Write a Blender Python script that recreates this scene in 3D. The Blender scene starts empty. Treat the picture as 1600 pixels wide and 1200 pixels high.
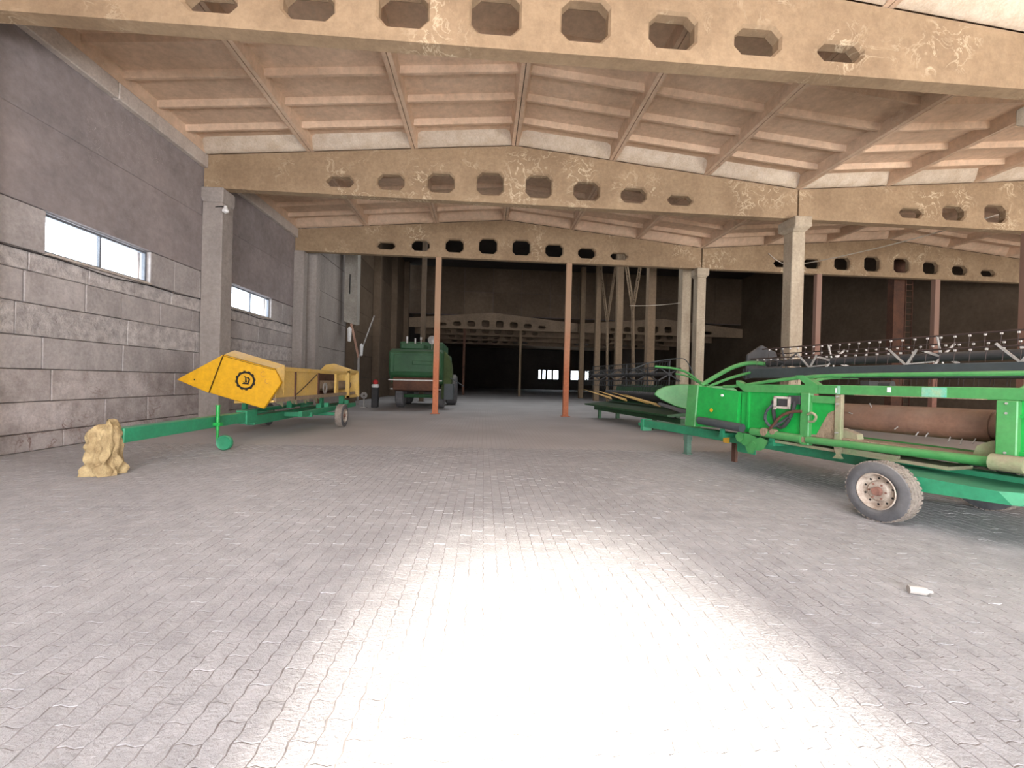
import bpy, math, random
from mathutils import Vector, Matrix
from mathutils.geometry import tessellate_polygon
from mathutils import noise as mnoise
random.seed(7)
C = bpy.context.scene.collection
SC = bpy.context.scene

# ------------------------------------------------------------------ camera
cam = bpy.data.cameras.new('camera'); cam.sensor_width = 36.0
cam.lens = 36.0 * 670.2 / 1600.0; cam.clip_end = 400
camo = bpy.data.objects.new('camera', cam); C.objects.link(camo)
YAW, PITCH, ROLL, H = 0.0662, -0.0049, 0.0257, 1.489
F = Vector((math.sin(YAW)*math.cos(PITCH), math.cos(YAW)*math.cos(PITCH), math.sin(PITCH)))
R0 = Vector((math.cos(YAW), -math.sin(YAW), 0)); U0 = R0.cross(F)
R = R0*math.cos(ROLL) + U0*math.sin(ROLL); U = -R0*math.sin(ROLL) + U0*math.cos(ROLL)
camo.matrix_world = Matrix(((R.x, U.x, -F.x, 0), (R.y, U.y, -F.y, 0), (R.z, U.z, -F.z, H), (0, 0, 0, 1)))
SC.camera = camo

# ------------------------------------------------------------------ world, sun, gate daylight, added fill lamps, exposure
w = bpy.data.worlds.new('sky'); SC.world = w; w.use_nodes = True
bg = w.node_tree.nodes['Background']; bg.inputs[0].default_value = (0.80, 0.90, 1.0, 1); bg.inputs[1].default_value = 7.0
sun = bpy.data.lights.new('sun', 'SUN'); sun.energy = 46.0; sun.angle = math.radians(7); sun.color = (1.0, 0.93, 0.82)
suno = bpy.data.objects.new('sun', sun); C.objects.link(suno)
sd = Vector((0.0, 1.0, -0.40)).normalized()
suno.rotation_euler = sd.to_track_quat('-Z', 'Y').to_euler()
def area(name, loc, sx, sy, energy, col, aim):
    l = bpy.data.lights.new(name, 'AREA'); l.shape = 'RECTANGLE'; l.size = sx; l.size_y = sy; l.energy = energy; l.color = col
    o = bpy.data.objects.new(name, l); C.objects.link(o); o.location = loc
    o.rotation_euler = Vector(aim).to_track_quat('-Z', 'Y').to_euler()
    return o
area('daylight_gate', (0.4, -6.85, 2.4), 8.0, 4.6, 2500, (0.93, 0.93, 1.0), (0, 1, 0.32))
area('fill_right_aisle', (18.8, -6.85, 2.4), 8.0, 4.6, 2300, (1.0, 0.93, 0.88), (0, 1, 0.25))  # added fill lamp for the right aisle, at a made-up second gate
area('fill_front_high', (0.8, -6.85, 5.8), 16.0, 1.8, 250, (1.0, 0.90, 0.82), (0, 1, 0.05))  # added fill lamp high on the front wall, no window there
area('fill_hall_top', (3.0, 27.0, 13.1), 14.0, 8.0, 700, (0.95, 0.97, 1.0), (0, 0, -1))  # added overhead fill to brighten the hall floor, no rooflight built
area('fill_front_top', (0.8, -1.5, 8.9), 14.0, 3.0, 900, (1.0, 0.94, 0.92), (0, 0, -1))  # added overhead fill to brighten the near floor, out of view
SC.view_settings.view_transform = 'Standard'; SC.view_settings.look = 'None'
SC.view_settings.gamma = 1.0; SC.view_settings.use_curve_mapping = False
SC.view_settings.exposure = 0.45
SC.cycles.max_bounces = 8; SC.cycles.diffuse_bounces = 5; SC.cycles.sample_clamp_indirect = 6.0

# ------------------------------------------------------------------ materials
def nodemat(name):
    m = bpy.data.materials.new(name); m.use_nodes = True
    nt = m.node_tree; b = nt.nodes['Principled BSDF']
    return m, nt, b
def N(nt, t, **k):
    n = nt.nodes.new(t)
    for a, v in k.items():
        if a.startswith('i_'):
            key = a[2:].replace('_', ' ')
            n.inputs[key].default_value = v
        else: setattr(n, a, v)
    return n
def ramp(nt, src, stops):
    r = nt.nodes.new('ShaderNodeValToRGB'); nt.links.new(src, r.inputs[0])
    e = r.color_ramp.elements
    while len(e) < len(stops): e.new(0.5)
    for k, (p, c) in enumerate(stops):
        e[k].position = p; e[k].color = (*c, 1) if len(c) == 3 else c
    return r
def mixc(nt, fac, a, b, mode='MIX'):
    m = nt.nodes.new('ShaderNodeMix'); m.data_type = 'RGBA'; m.blend_type = mode
    if hasattr(fac, 'node'): nt.links.new(fac, m.inputs[0])
    else: m.inputs[0].default_value = fac
    for s, k in ((a, 6), (b, 7)):
        if hasattr(s, 'node'): nt.links.new(s, m.inputs[k])
        else: m.inputs[k].default_value = (*s, 1)
    return m.outputs[2]
def surf(name, base, alt=None, rough=0.9, metal=0.0, nscale=1.2, detail=6, dust=None, dust_amt=0.4, bump=0.25, bscale=18,
         marks=None, mark_scale=2.2, mark_w=0.02, vary=0.0, stretch=None, spec=0.3):
    """dusty, worn surface: two-tone noise, optional dust and pale marks, fine relief"""
    m, nt, b = nodemat(name); L = nt.links
    geo = N(nt, 'ShaderNodeNewGeometry'); pos = geo.outputs['Position']
    if stretch:
        mp = N(nt, 'ShaderNodeMapping'); L.new(pos, mp.inputs[0]); mp.inputs['Scale'].default_value = stretch; posn = mp.outputs[0]
    else: posn = pos
    n1 = N(nt, 'ShaderNodeTexNoise', i_Scale=nscale, i_Detail=detail, i_Roughness=0.65); L.new(posn, n1.inputs[0])
    alt = alt or tuple(c*0.72 for c in base)
    col = ramp(nt, n1.outputs[0], [(0.33, alt), (0.62, base)]).outputs[0]
    n2 = N(nt, 'ShaderNodeTexNoise', i_Scale=nscale*9, i_Detail=8.0, i_Roughness=0.7); L.new(pos, n2.inputs[0])
    g = ramp(nt, n2.outputs[0], [(0.3, (0.80,)*3), (0.7, (1.12,)*3)]).outputs[0]
    col = mixc(nt, 1.0, col, g, 'MULTIPLY')
    if vary:
        oi = N(nt, 'ShaderNodeObjectInfo')
        g2 = ramp(nt, oi.outputs['Random'], [(0.0, (1-vary,)*3), (1.0, (1+vary,)*3)]).outputs[0]
        col = mixc(nt, 1.0, col, g2, 'MULTIPLY')
    if marks:
        n3 = N(nt, 'ShaderNodeTexNoise', i_Scale=mark_scale, i_Detail=5.0, i_Roughness=0.6, i_Distortion=1.2); L.new(pos, n3.inputs[0])
        band = ramp(nt, n3.outputs[0], [(0.5-mark_w, (0,)*3), (0.5, (1,)*3), (0.5+mark_w, (0,)*3)]).outputs[0]
        n4 = N(nt, 'ShaderNodeTexNoise', i_Scale=0.8, i_Detail=3.0); L.new(pos, n4.inputs[0])
        area_ = ramp(nt, n4.outputs[0], [(0.52, (0,)*3), (0.66, (1,)*3)]).outputs[0]
        f = mixc(nt, 1.0, band, area_, 'MULTIPLY')
        col = mixc(nt, f, col, marks)
    if dust:
        sep = N(nt, 'ShaderNodeSeparateXYZ'); L.new(geo.outputs['Normal'], sep.inputs[0])
        up = ramp(nt, sep.outputs[2], [(0.2, (0.15,)*3), (0.9, (1,)*3)]).outputs[0]
        n5 = N(nt, 'ShaderNodeTexNoise', i_Scale=3.0, i_Detail=7.0); L.new(pos, n5.inputs[0])
        d2 = ramp(nt, n5.outputs[0], [(0.35, (0.2,)*3), (0.65, (dust_amt*1.6,)*3)]).outputs[0]
        f = mixc(nt, 1.0, up, d2, 'MULTIPLY')
        f2 = mixc(nt, dust_amt, (0, 0, 0), d2)
        f3 = mixc(nt, 1.0, f, f2, 'ADD')
        cl = N(nt, 'ShaderNodeClamp'); L.new(f3, cl.inputs[0])
        col = mixc(nt, cl.outputs[0], col, dust)
    L.new(col, b.inputs['Base Color'])
    b.inputs['Roughness'].default_value = rough; b.inputs['Metallic'].default_value = metal
    b.inputs['Specular IOR Level'].default_value = spec
    if bump:
        nb = N(nt, 'ShaderNodeTexNoise', i_Scale=bscale, i_Detail=8.0, i_Roughness=0.65); L.new(pos, nb.inputs[0])
        bp = N(nt, 'ShaderNodeBump', i_Strength=bump, i_Distance=0.03); L.new(nb.outputs[0], bp.inputs['Height'])
        L.new(bp.outputs[0], b.inputs['Normal'])
    return m
DUST = (0.40, 0.34, 0.28)
M = {}
M['beam'] = surf('beam_concrete', (0.36, 0.255, 0.155), (0.27, 0.185, 0.11), nscale=0.9, bump=0.35, bscale=9, marks=(0.62, 0.50, 0.34), mark_scale=2.2, mark_w=0.025)
M['slab'] = surf('slab_concrete', (0.68, 0.50, 0.355), (0.58, 0.42, 0.295), nscale=0.6, bump=0.3, bscale=7, marks=(0.6, 0.5, 0.38), mark_scale=1.3, mark_w=0.006, vary=0.10)
M['slab_end'] = surf('slab_end_pale', (0.62, 0.53, 0.42), (0.50, 0.40, 0.29), nscale=3, bump=0.4, bscale=14)  # paler slab ends in the near bays; last bay takes the slab tone
M['column'] = surf('column_concrete', (0.50, 0.42, 0.31), (0.36, 0.29, 0.21), nscale=1.6, bump=0.35, bscale=12, stretch=(1, 1, 0.35))
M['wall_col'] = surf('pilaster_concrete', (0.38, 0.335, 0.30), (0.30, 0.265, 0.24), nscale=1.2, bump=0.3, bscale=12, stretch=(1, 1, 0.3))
M['panel'] = surf('wall_panel', (0.335, 0.29, 0.28), (0.24, 0.21, 0.205), nscale=0.5, bump=0.25, bscale=7, marks=(0.5, 0.45, 0.42), mark_scale=2.5, mark_w=0.004, vary=0.05)
M['block'] = surf('foundation_block', (0.46, 0.42, 0.40), (0.33, 0.30, 0.285), nscale=1.6, bump=0.45, bscale=10, vary=0.10, stretch=(1, 1, 0.55))
M['block_rough'] = surf('rough_block', (0.62, 0.575, 0.545), (0.35, 0.315, 0.30), nscale=5.5, bump=1.0, bscale=22, vary=0.10)
M['block_low'] = surf('lower_block', (0.48, 0.43, 0.41), (0.30, 0.26, 0.24), nscale=2.2, bump=0.6, bscale=12, vary=0.12, marks=(0.2, 0.13, 0.11), mark_scale=1.7, mark_w=0.02)
M['mortar'] = surf('mortar', (0.16, 0.135, 0.13), (0.11, 0.09, 0.085), nscale=2, bump=0.4)
M['cornice'] = surf('cornice_plaster', (0.56, 0.50, 0.44), (0.44, 0.38, 0.33), nscale=2, bump=0.2)
M['paver'] = surf('paver_dust', (0.455, 0.445, 0.45), (0.38, 0.37, 0.375), nscale=0.55, bump=0.7, bscale=42, vary=0.04)
M['joint'] = surf('joint_dirt', (0.17, 0.15, 0.14), (0.38, 0.36, 0.355), nscale=1.4, bump=0.2)
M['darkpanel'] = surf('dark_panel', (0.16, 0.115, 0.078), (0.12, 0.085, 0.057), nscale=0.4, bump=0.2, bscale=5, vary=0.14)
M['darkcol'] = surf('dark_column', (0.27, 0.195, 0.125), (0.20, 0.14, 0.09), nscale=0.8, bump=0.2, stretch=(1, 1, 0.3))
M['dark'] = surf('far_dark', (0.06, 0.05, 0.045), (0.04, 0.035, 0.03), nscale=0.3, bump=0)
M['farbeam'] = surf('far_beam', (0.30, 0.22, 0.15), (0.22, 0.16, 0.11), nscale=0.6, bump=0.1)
M['red_post'] = surf('orange_primer', (0.60, 0.215, 0.10), (0.46, 0.20, 0.11), nscale=1.3, bump=0.15, rough=0.7, stretch=(1, 1, 0.4))
def two_tone(name, low, high):  # base colour blends from the low tone to the high tone with height
    m = surf(name, low, tuple(c*.8 for c in low), nscale=1.3, bump=0.15, rough=0.75, stretch=(1, 1, 0.4)); nt = m.node_tree; b = nt.nodes['Principled BSDF']
    src = b.inputs['Base Color'].links[0].from_socket
    geo = N(nt, 'ShaderNodeNewGeometry'); sp_ = N(nt, 'ShaderNodeSeparateXYZ'); nt.links.new(geo.outputs['Position'], sp_.inputs[0])
    nz = N(nt, 'ShaderNodeTexNoise', i_Scale=1.5, i_Detail=5.0); nt.links.new(geo.outputs['Position'], nz.inputs[0])
    ml = N(nt, 'ShaderNodeMath', operation='MULTIPLY_ADD'); nt.links.new(nz.outputs[0], ml.inputs[0]); ml.inputs[1].default_value = 1.6; nt.links.new(sp_.outputs[2], ml.inputs[2])
    f = N(nt, 'ShaderNodeMapRange'); nt.links.new(ml.outputs[0], f.inputs[0]); f.inputs[1].default_value = 2.6; f.inputs[2].default_value = 5.2
    c = mixc(nt, f.outputs[0], src, high); nt.links.new(c, b.inputs['Base Color']); return m
M['red_post'] = two_tone('orange_primer_two_tone', (0.58, 0.20, 0.095), (0.42, 0.265, 0.165))
M['brown_post'] = two_tone('brown_primer_two_tone', (0.34, 0.17, 0.125), (0.33, 0.205, 0.155))
M['rust'] = surf('rusty_steel', (0.14, 0.065, 0.04), (0.08, 0.042, 0.03), nscale=2.5, bump=0.3, rough=0.8)
M['auger'] = surf('auger_rust', (0.21, 0.105, 0.065), (0.12, 0.06, 0.04), nscale=2.8, bump=0.3, rough=0.7, dust=(0.27, 0.19, 0.14), dust_amt=0.35)
M['green'] = surf('harvester_green', (0.045, 0.28, 0.07), (0.036, 0.24, 0.06), nscale=1.5, bump=0.06, rough=0.42, dust=(0.24, 0.32, 0.17), dust_amt=0.25, spec=0.5)
M['green_sheet'] = surf('green_sheet', (0.006, 0.36, 0.055), (0.005, 0.29, 0.045), nscale=1.2, bump=0.05, rough=0.38, dust=(0.16, 0.40, 0.16), dust_amt=0.08, spec=0.5)
M['teal'] = surf('trailer_green', (0.018, 0.27, 0.125), (0.014, 0.20, 0.09), nscale=1.8, bump=0.08, rough=0.45, dust=(0.26, 0.37, 0.29), dust_amt=0.13, spec=0.5)
M['dirtgreen'] = surf('dirty_green', (0.21, 0.29, 0.14), (0.25, 0.20, 0.13), nscale=3.5, bump=0.4, rough=0.85, dust=(0.36, 0.29, 0.21), dust_amt=0.5)
M['turquoise'] = surf('scraped_paint', (0.10, 0.48, 0.36), (0.30, 0.44, 0.26), nscale=7, bump=0.1, rough=0.6)
M['legpaint'] = surf('dull_leg_green', (0.10, 0.19, 0.135), (0.08, 0.13, 0.10), nscale=5, bump=0.2)
M['dirt'] = surf('crop_dirt', (0.36, 0.27, 0.18), (0.24, 0.18, 0.12), nscale=6, bump=0.9, bscale=30)
M['yellow'] = surf('yellow_sheet', (0.64, 0.335, 0.0015), (0.59, 0.30, 0.0015), nscale=1.0, bump=0.04, rough=0.5, dust=(0.55, 0.36, 0.03), dust_amt=0.08, spec=0.5)
M['yellow_dull'] = surf('yellow_dull', (0.72, 0.47, 0.10), (0.60, 0.37, 0.08), nscale=2.0, bump=0.12, rough=0.6, dust=(0.55, 0.44, 0.30), dust_amt=0.35)
M['black'] = surf('black_rubber', (0.028, 0.030, 0.033), (0.02, 0.02, 0.022), nscale=2, bump=0.1, rough=0.6, dust=(0.16, 0.15, 0.14), dust_amt=0.25)
M['slate'] = surf('dark_slate_sheet', (0.050, 0.062, 0.066), (0.035, 0.045, 0.05), nscale=1.2, bump=0.05, rough=0.5, dust=(0.16, 0.16, 0.15), dust_amt=0.2)
M['print'] = surf('black_print', (0.015, 0.012, 0.01), bump=0, rough=0.5)
M['tyre'] = surf('tyre_rubber', (0.085, 0.088, 0.098), (0.06, 0.062, 0.07), nscale=3, bump=0.25, rough=0.85, dust=(0.34, 0.31, 0.27), dust_amt=0.30)
M['tread'] = surf('dusty_tread', (0.36, 0.31, 0.26), (0.22, 0.19, 0.165), nscale=9, bump=0.8, bscale=30)
M['rim'] = surf('old_rim', (0.55, 0.48, 0.40), (0.30, 0.23, 0.18), nscale=9, bump=0.3, rough=0.6, metal=0.1)
M['hub'] = surf('hub_rust', (0.30, 0.15, 0.11), (0.18, 0.09, 0.07), nscale=10, bump=0.4)
M['reel'] = surf('reel_brown', (0.060, 0.038, 0.032), (0.04, 0.027, 0.024), nscale=3, bump=0.05, rough=0.6)
M['steel'] = surf('worn_steel', (0.52, 0.50, 0.47), (0.34, 0.32, 0.30), nscale=5, bump=0.1, rough=0.45, metal=0.5)
M['clip'] = surf('pale_clip', (0.50, 0.46, 0.42), bump=0)
M['white'] = surf('white_plastic', (0.85, 0.85, 0.83), (0.75, 0.75, 0.73), bump=0, rough=0.5)
M['redpaint'] = surf('red_paint', (0.55, 0.03, 0.03), bump=0, rough=0.5)
M['cloth'] = surf('tarpaulin', (0.50, 0.38, 0.20), (0.27, 0.185, 0.09), nscale=7, bump=0.9, bscale=11, rough=0.9)
M['frame'] = surf('window_frame', (0.16, 0.17, 0.19), bump=0, rough=0.5)
M['cable'] = surf('cable_dark', (0.05, 0.045, 0.045), bump=0)
M['wire'] = surf('pale_wire', (0.62, 0.55, 0.45), bump=0)
M['dkgreen'] = surf('combine_green', (0.020, 0.10, 0.035), (0.014, 0.07, 0.026), nscale=1.5, bump=0.05, rough=0.5, dust=(0.16, 0.18, 0.12), dust_amt=0.2)
m, nt, b = nodemat('window_glass')
g = N(nt, 'ShaderNodeBsdfGlossy', i_Roughness=0.05); t = N(nt, 'ShaderNodeBsdfTransparent'); mx = N(nt, 'ShaderNodeMixShader')
fr = N(nt, 'ShaderNodeFresnel', i_IOR=1.45)
mx.inputs[0].default_value = 0.06; nt.links.new(t.outputs[0], mx.inputs[1]); nt.links.new(g.outputs[0], mx.inputs[2])
nt.links.new(mx.outputs[0], nt.nodes['Material Output'].inputs[0]); M['glass'] = m
# floor: dusty paving, far part in the material (pavers near the gate are geometry)
m, nt, b = nodemat('floor_dust'); L = nt.links
geo = N(nt, 'ShaderNodeNewGeometry'); pos = geo.outputs['Position']
mp = N(nt, 'ShaderNodeMapping'); L.new(pos, mp.inputs[0]); mp.inputs['Rotation'].default_value = (0, 0, math.pi/2)
bk = N(nt, 'ShaderNodeTexBrick', i_Scale=1.0, i_Mortar_Size=0.006, i_Brick_Width=0.224, i_Row_Height=0.112); L.new(mp.outputs[0], bk.inputs[0])
n1 = N(nt, 'ShaderNodeTexNoise', i_Scale=0.45, i_Detail=6.0); L.new(pos, n1.inputs[0])
c1 = ramp(nt, n1.outputs[0], [(0.35, (0.43, 0.415, 0.41)), (0.65, (0.52, 0.505, 0.50))]).outputs[0]
c2 = mixc(nt, bk.outputs['Fac'], c1, (0.41, 0.39, 0.385))
L.new(c2, b.inputs['Base Color']); b.inputs['Roughness'].default_value = 0.85; b.inputs['Specular IOR Level'].default_value = 0.25
nb = N(nt, 'ShaderNodeTexNoise', i_Scale=24.0, i_Detail=6.0); L.new(pos, nb.inputs[0])
ad = N(nt, 'ShaderNodeMath', operation='SUBTRACT'); L.new(nb.outputs[0], ad.inputs[0]); L.new(bk.outputs['Fac'], ad.inputs[1])
bp = N(nt, 'ShaderNodeBump', i_Strength=0.5, i_Distance=0.012); L.new(ad.outputs[0], bp.inputs['Height']); L.new(bp.outputs[0], b.inputs['Normal'])
M['floor'] = m

# ------------------------------------------------------------------ mesh builder
class MB:
    def __init__(s): s.v = []; s.f = []
    def add(s, vs, fs):
        n = len(s.v); s.v += [tuple(p) for p in vs]; s.f += [tuple(i+n for i in f) for f in fs]; return s
    def box(s, x0, x1, y0, y1, z0, z1):
        return s.add([(x0,y0,z0),(x1,y0,z0),(x1,y1,z0),(x0,y1,z0),(x0,y0,z1),(x1,y0,z1),(x1,y1,z1),(x0,y1,z1)],
                     [(0,3,2,1),(4,5,6,7),(0,1,5,4),(1,2,6,5),(2,3,7,6),(3,0,4,7)])
    def bar(s, p, q, w, h=None, up=(0,0,1)):
        h = h or w; p = Vector(p); q = Vector(q); d = (q-p).normalized(); u = Vector(up)
        if abs(d.dot(u)) > 0.98: u = Vector((0,1,0))
        a = d.cross(u).normalized()*w/2; b_ = a.cross(d).normalized()*h/2
        vs = [p-a-b_, p+a-b_, p+a+b_, p-a+b_, q-a-b_, q+a-b_, q+a+b_, q-a+b_]
        return s.add(vs, [(0,3,2,1),(4,5,6,7),(0,1,5,4),(1,2,6,5),(2,3,7,6),(3,0,4,7)][0:0] + [(3,2,1,0),(4,5,6,7),(0,1,5,4),(1,2,6,5),(2,3,7,6),(3,0,4,7)])
    def cyl(s, p, q, r, n=12, r2=None, cap=True):
        r2 = r if r2 is None else r2
        p = Vector(p); q = Vector(q); d = (q-p).normalized(); u = Vector((0,0,1)) if abs(d.z) < 0.95 else Vector((1,0,0))
        a = d.cross(u).normalized(); b_ = d.cross(a)
        vs = [p+(a*math.cos(t)+b_*math.sin(t))*r for t in [2*math.pi*k/n for k in range(n)]]
        vs += [q+(a*math.cos(t)+b_*math.sin(t))*r2 for t in [2*math.pi*k/n for k in range(n)]]
        fs = [(k, (k+1)%n, n+(k+1)%n, n+k) for k in range(n)]
        if cap: fs += [tuple(range(n-1,-1,-1)), tuple(range(n, 2*n))]
        return s.add(vs, fs)
    def tube(s, pts, r, n=6):
        pts = [Vector(p) for p in pts]; rings = []
        if 3 <= len(pts) < 14:
            q_ = []
            for i in range(len(pts)-1):
                a, b_, c, d = pts[max(i-1, 0)], pts[i], pts[i+1], pts[min(i+2, len(pts)-1)]
                for k in range(5):
                    t = k/5; q_.append(0.5*((2*b_)+(c-a)*t+(2*a-5*b_+4*c-d)*t*t+(3*b_-a-3*c+d)*t**3))
            pts = q_+[pts[-1]]
        for i, p in enumerate(pts):
            d = (pts[min(i+1, len(pts)-1)]-pts[max(i-1, 0)]).normalized()
            u = Vector((0,0,1)) if abs(d.z) < 0.9 else Vector((1,0,0))
            a = d.cross(u).normalized(); b_ = d.cross(a); rings.append([p+(a*math.cos(2*math.pi*k/n)+b_*math.sin(2*math.pi*k/n))*r for k in range(n)])
        vs = [p for rg in rings for p in rg]; fs = []
        for i in range(len(pts)-1):
            fs += [(i*n+k, i*n+(k+1)%n, (i+1)*n+(k+1)%n, (i+1)*n+k) for k in range(n)]
        fs += [tuple(range(n-1,-1,-1)), tuple(range((len(pts)-1)*n, len(pts)*n))]
        return s.add(vs, fs)
    def lathe(s, prof, n=32, axis='X', c=(0,0,0)):
        """prof: (along axis, radius) list, closed when the ends have radius 0"""
        vs = []; fs = []; c = Vector(c)
        for a, r in prof:
            for k in range(n):
                t = 2*math.pi*k/n
                q = (a, r*math.cos(t), r*math.sin(t)) if axis == 'X' else ((r*math.cos(t), a, r*math.sin(t)) if axis == 'Y' else (r*math.cos(t), r*math.sin(t), a))
                vs.append(c+Vector(q))
        for i in range(len(prof)-1):
            fs += [(i*n+k, i*n+(k+1)%n, (i+1)*n+(k+1)%n, (i+1)*n+k) for k in range(n)]
        return s.add(vs, fs)
    def prism(s, poly, axis, a, b_):
        """poly: 2D points; extruded along axis from a to b_"""
        def P(q, t): return {'X': (t, q[0], q[1]), 'Y': (q[0], t, q[1]), 'Z': (q[0], q[1], t)}[axis]
        n = len(poly); vs = [P(q, a) for q in poly]+[P(q, b_) for q in poly]
        return s.add(vs, [tuple(range(n)), tuple(range(2*n-1, n-1, -1))]+[(k, n+k, n+(k+1)%n, (k+1)%n) for k in range(n)])
    def mesh(s, name, mat, smooth=False):
        me = bpy.data.meshes.new(name); me.from_pydata(s.v, [], s.f)
        import bmesh
        bm = bmesh.new(); bm.from_mesh(me); bmesh.ops.recalc_face_normals(bm, faces=bm.faces); bm.to_mesh(me); bm.free()
        me.materials.append(mat)
        if smooth:
            me.polygons.foreach_set('use_smooth', [True]*len(me.polygons)); me.set_sharp_from_angle(angle=math.radians(38))
        me.update(); return me
    def build(s, name, mat, parent=None, smooth=False, bevel=0, kind=None, label=None):
        o = bpy.data.objects.new(name, s.mesh(name, mat, smooth)); C.objects.link(o)
        if parent: o.parent = parent
        if bevel:
            bv = o.modifiers.new('edge', 'BEVEL'); bv.width = bevel; bv.segments = 1; bv.limit_method = 'ANGLE'; bv.angle_limit = math.radians(40)
        if kind: o['kind'] = kind
        if label: o['label'] = label
        return o
def split(mb, name, mat, parent, smooth=False, bevel=0, label=None):
    """every separate piece of mb becomes a part of its own"""
    par = list(range(len(mb.v)))
    def fi(a):
        while par[a] != a: par[a] = par[par[a]]; a = par[a]
        return a
    for f in mb.f:
        for q in f[1:]: par[fi(q)] = fi(f[0])
    groups = {}
    for f in mb.f: groups.setdefault(fi(f[0]), []).append(f)
    for g_ in groups.values():
        ids = sorted({q for f in g_ for q in f}); mp_ = {q: i for i, q in enumerate(ids)}
        MB().add([mb.v[q] for q in ids], [tuple(mp_[q] for q in f) for f in g_]).build(name, mat, parent, smooth, bevel, label=label)
def tag(o, label, cat, group=None):
    o['label'] = label; o['category'] = cat
    if group: o['group'] = group
    return o
def thing(name, label, cat, loc=(0,0,0), rz=0, group=None):
    o = bpy.data.objects.new(name, None); C.objects.link(o); o.location = loc; o.rotation_euler = (0,0,rz); o.empty_display_size = 0.2
    return tag(o, label, cat, group)
def copy_tree(o, parent=None):
    c = o.copy(); C.objects.link(c); c.parent = parent
    for ch in list(o.children): copy_tree(ch, c)
    return c
def inst(name, me, loc, parent=None, rz=0):
    o = bpy.data.objects.new(name, me); C.objects.link(o); o.location = loc; o.rotation_euler = (0,0,rz); o.parent = parent
    return o
def structure(o): o['kind'] = 'structure'; return o

# ------------------------------------------------------------------ dimensions
XL, XM, XR = -8.22, 9.78, 27.78
B1, B2, B3 = 7.1, 13.1, 19.1
ZB, HE, HR = 6.87, 0.93, 0.82          # beam underside, end depth, ridge rise
YF, YT0, YT1, YE = -7.0, 19.45, 44.45, 93.0

# ------------------------------------------------------------------ floor
floor = structure(MB().box(XL-0.3, XR+0.3, YF-6, YE+0.3, -0.3, -0.0035).build('floor', M['floor']))
PW, PL, GAP = 0.112, 0.224, 0.0035
def paver_outline():
    hx, hy = PW/2-GAP/2, PL/2-GAP/2; a = 0.009
    # long sides zig-zag twice, short sides once; opposite sides are translates so the pavers interlock
    L_ = [(-hx+a, -hy*0.5), (-hx-a*0.3, 0), (-hx+a, hy*0.5)]
    R_ = [(hx+a, hy*0.5), (hx-a*0.3, 0), (hx+a, -hy*0.5)]
    return [(-hx, -hy), *L_, (-hx, hy), (-hx*0.45, hy+a*0.8), (hx*0.45, hy-a*0.8), (hx, hy), *R_, (hx, -hy), (hx*0.45, -hy-a*0.8), (-hx*0.45, -hy+a*0.8)]
OUT = paver_outline()
def paver_geo(cx, cy, dz=0.0, tx=0.0, ty=0.0):
    n = len(OUT); ins = 0.0025
    top = [(cx+x*(1-ins/PW*2), cy+y*(1-ins/PL*2), dz+x*tx+y*ty) for x, y in OUT]
    low = [(cx+x, cy+y, dz-0.006) for x, y in OUT]
    return top+low, [tuple(range(n))]+[(k, n+k, n+(k+1)%n, (k+1)%n) for k in range(n)]
pav = []
kx0, kx1 = int(-11/PW), int(12/PW)
for i in range(kx0, kx1):
    cx = (i+0.5)*PW+0.03
    if not (XL+0.1 < cx < XM+0.6): continue
    for j in range(2, 48):
        cy = (j+0.5*(i % 2))*PL+0.9
        if cy > 9.6 or abs(cx-0.07*cy) > 1.35*cy+1.3: continue
        pav.append((cy, cx))
pav.sort(key=lambda p: p[0]+0.25*abs(p[1]-0.3))
pm = MB().add(*paver_geo(0, 0, 0)).mesh('paver', M['paver'])
for cy, cx in pav[:300]:
    o = inst('paver', pm, (cx, cy, random.uniform(-0.0012, 0.0012)), floor)
    o.rotation_euler = (random.uniform(-.004,.004), random.uniform(-.006,.006), random.uniform(-.006,.006))
rest = MB()
for cy, cx in pav[300:]:
    rest.add(*paver_geo(cx, cy, random.uniform(-0.0016, 0.0012), random.uniform(-.014,.014), random.uniform(-.008,.008)))
rest.build('paver_field', M['paver'], floor, kind='stuff')
MB().prism([(-2.9, 1.35), (3.2, 1.35), (10.3, 6.2), (10.3, 9.45), (-8.05, 9.45), (-8.05, 5.4)], 'Z', -0.0034, -0.0029).build('joint_dirt', M['joint'], floor, kind='stuff')

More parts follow.
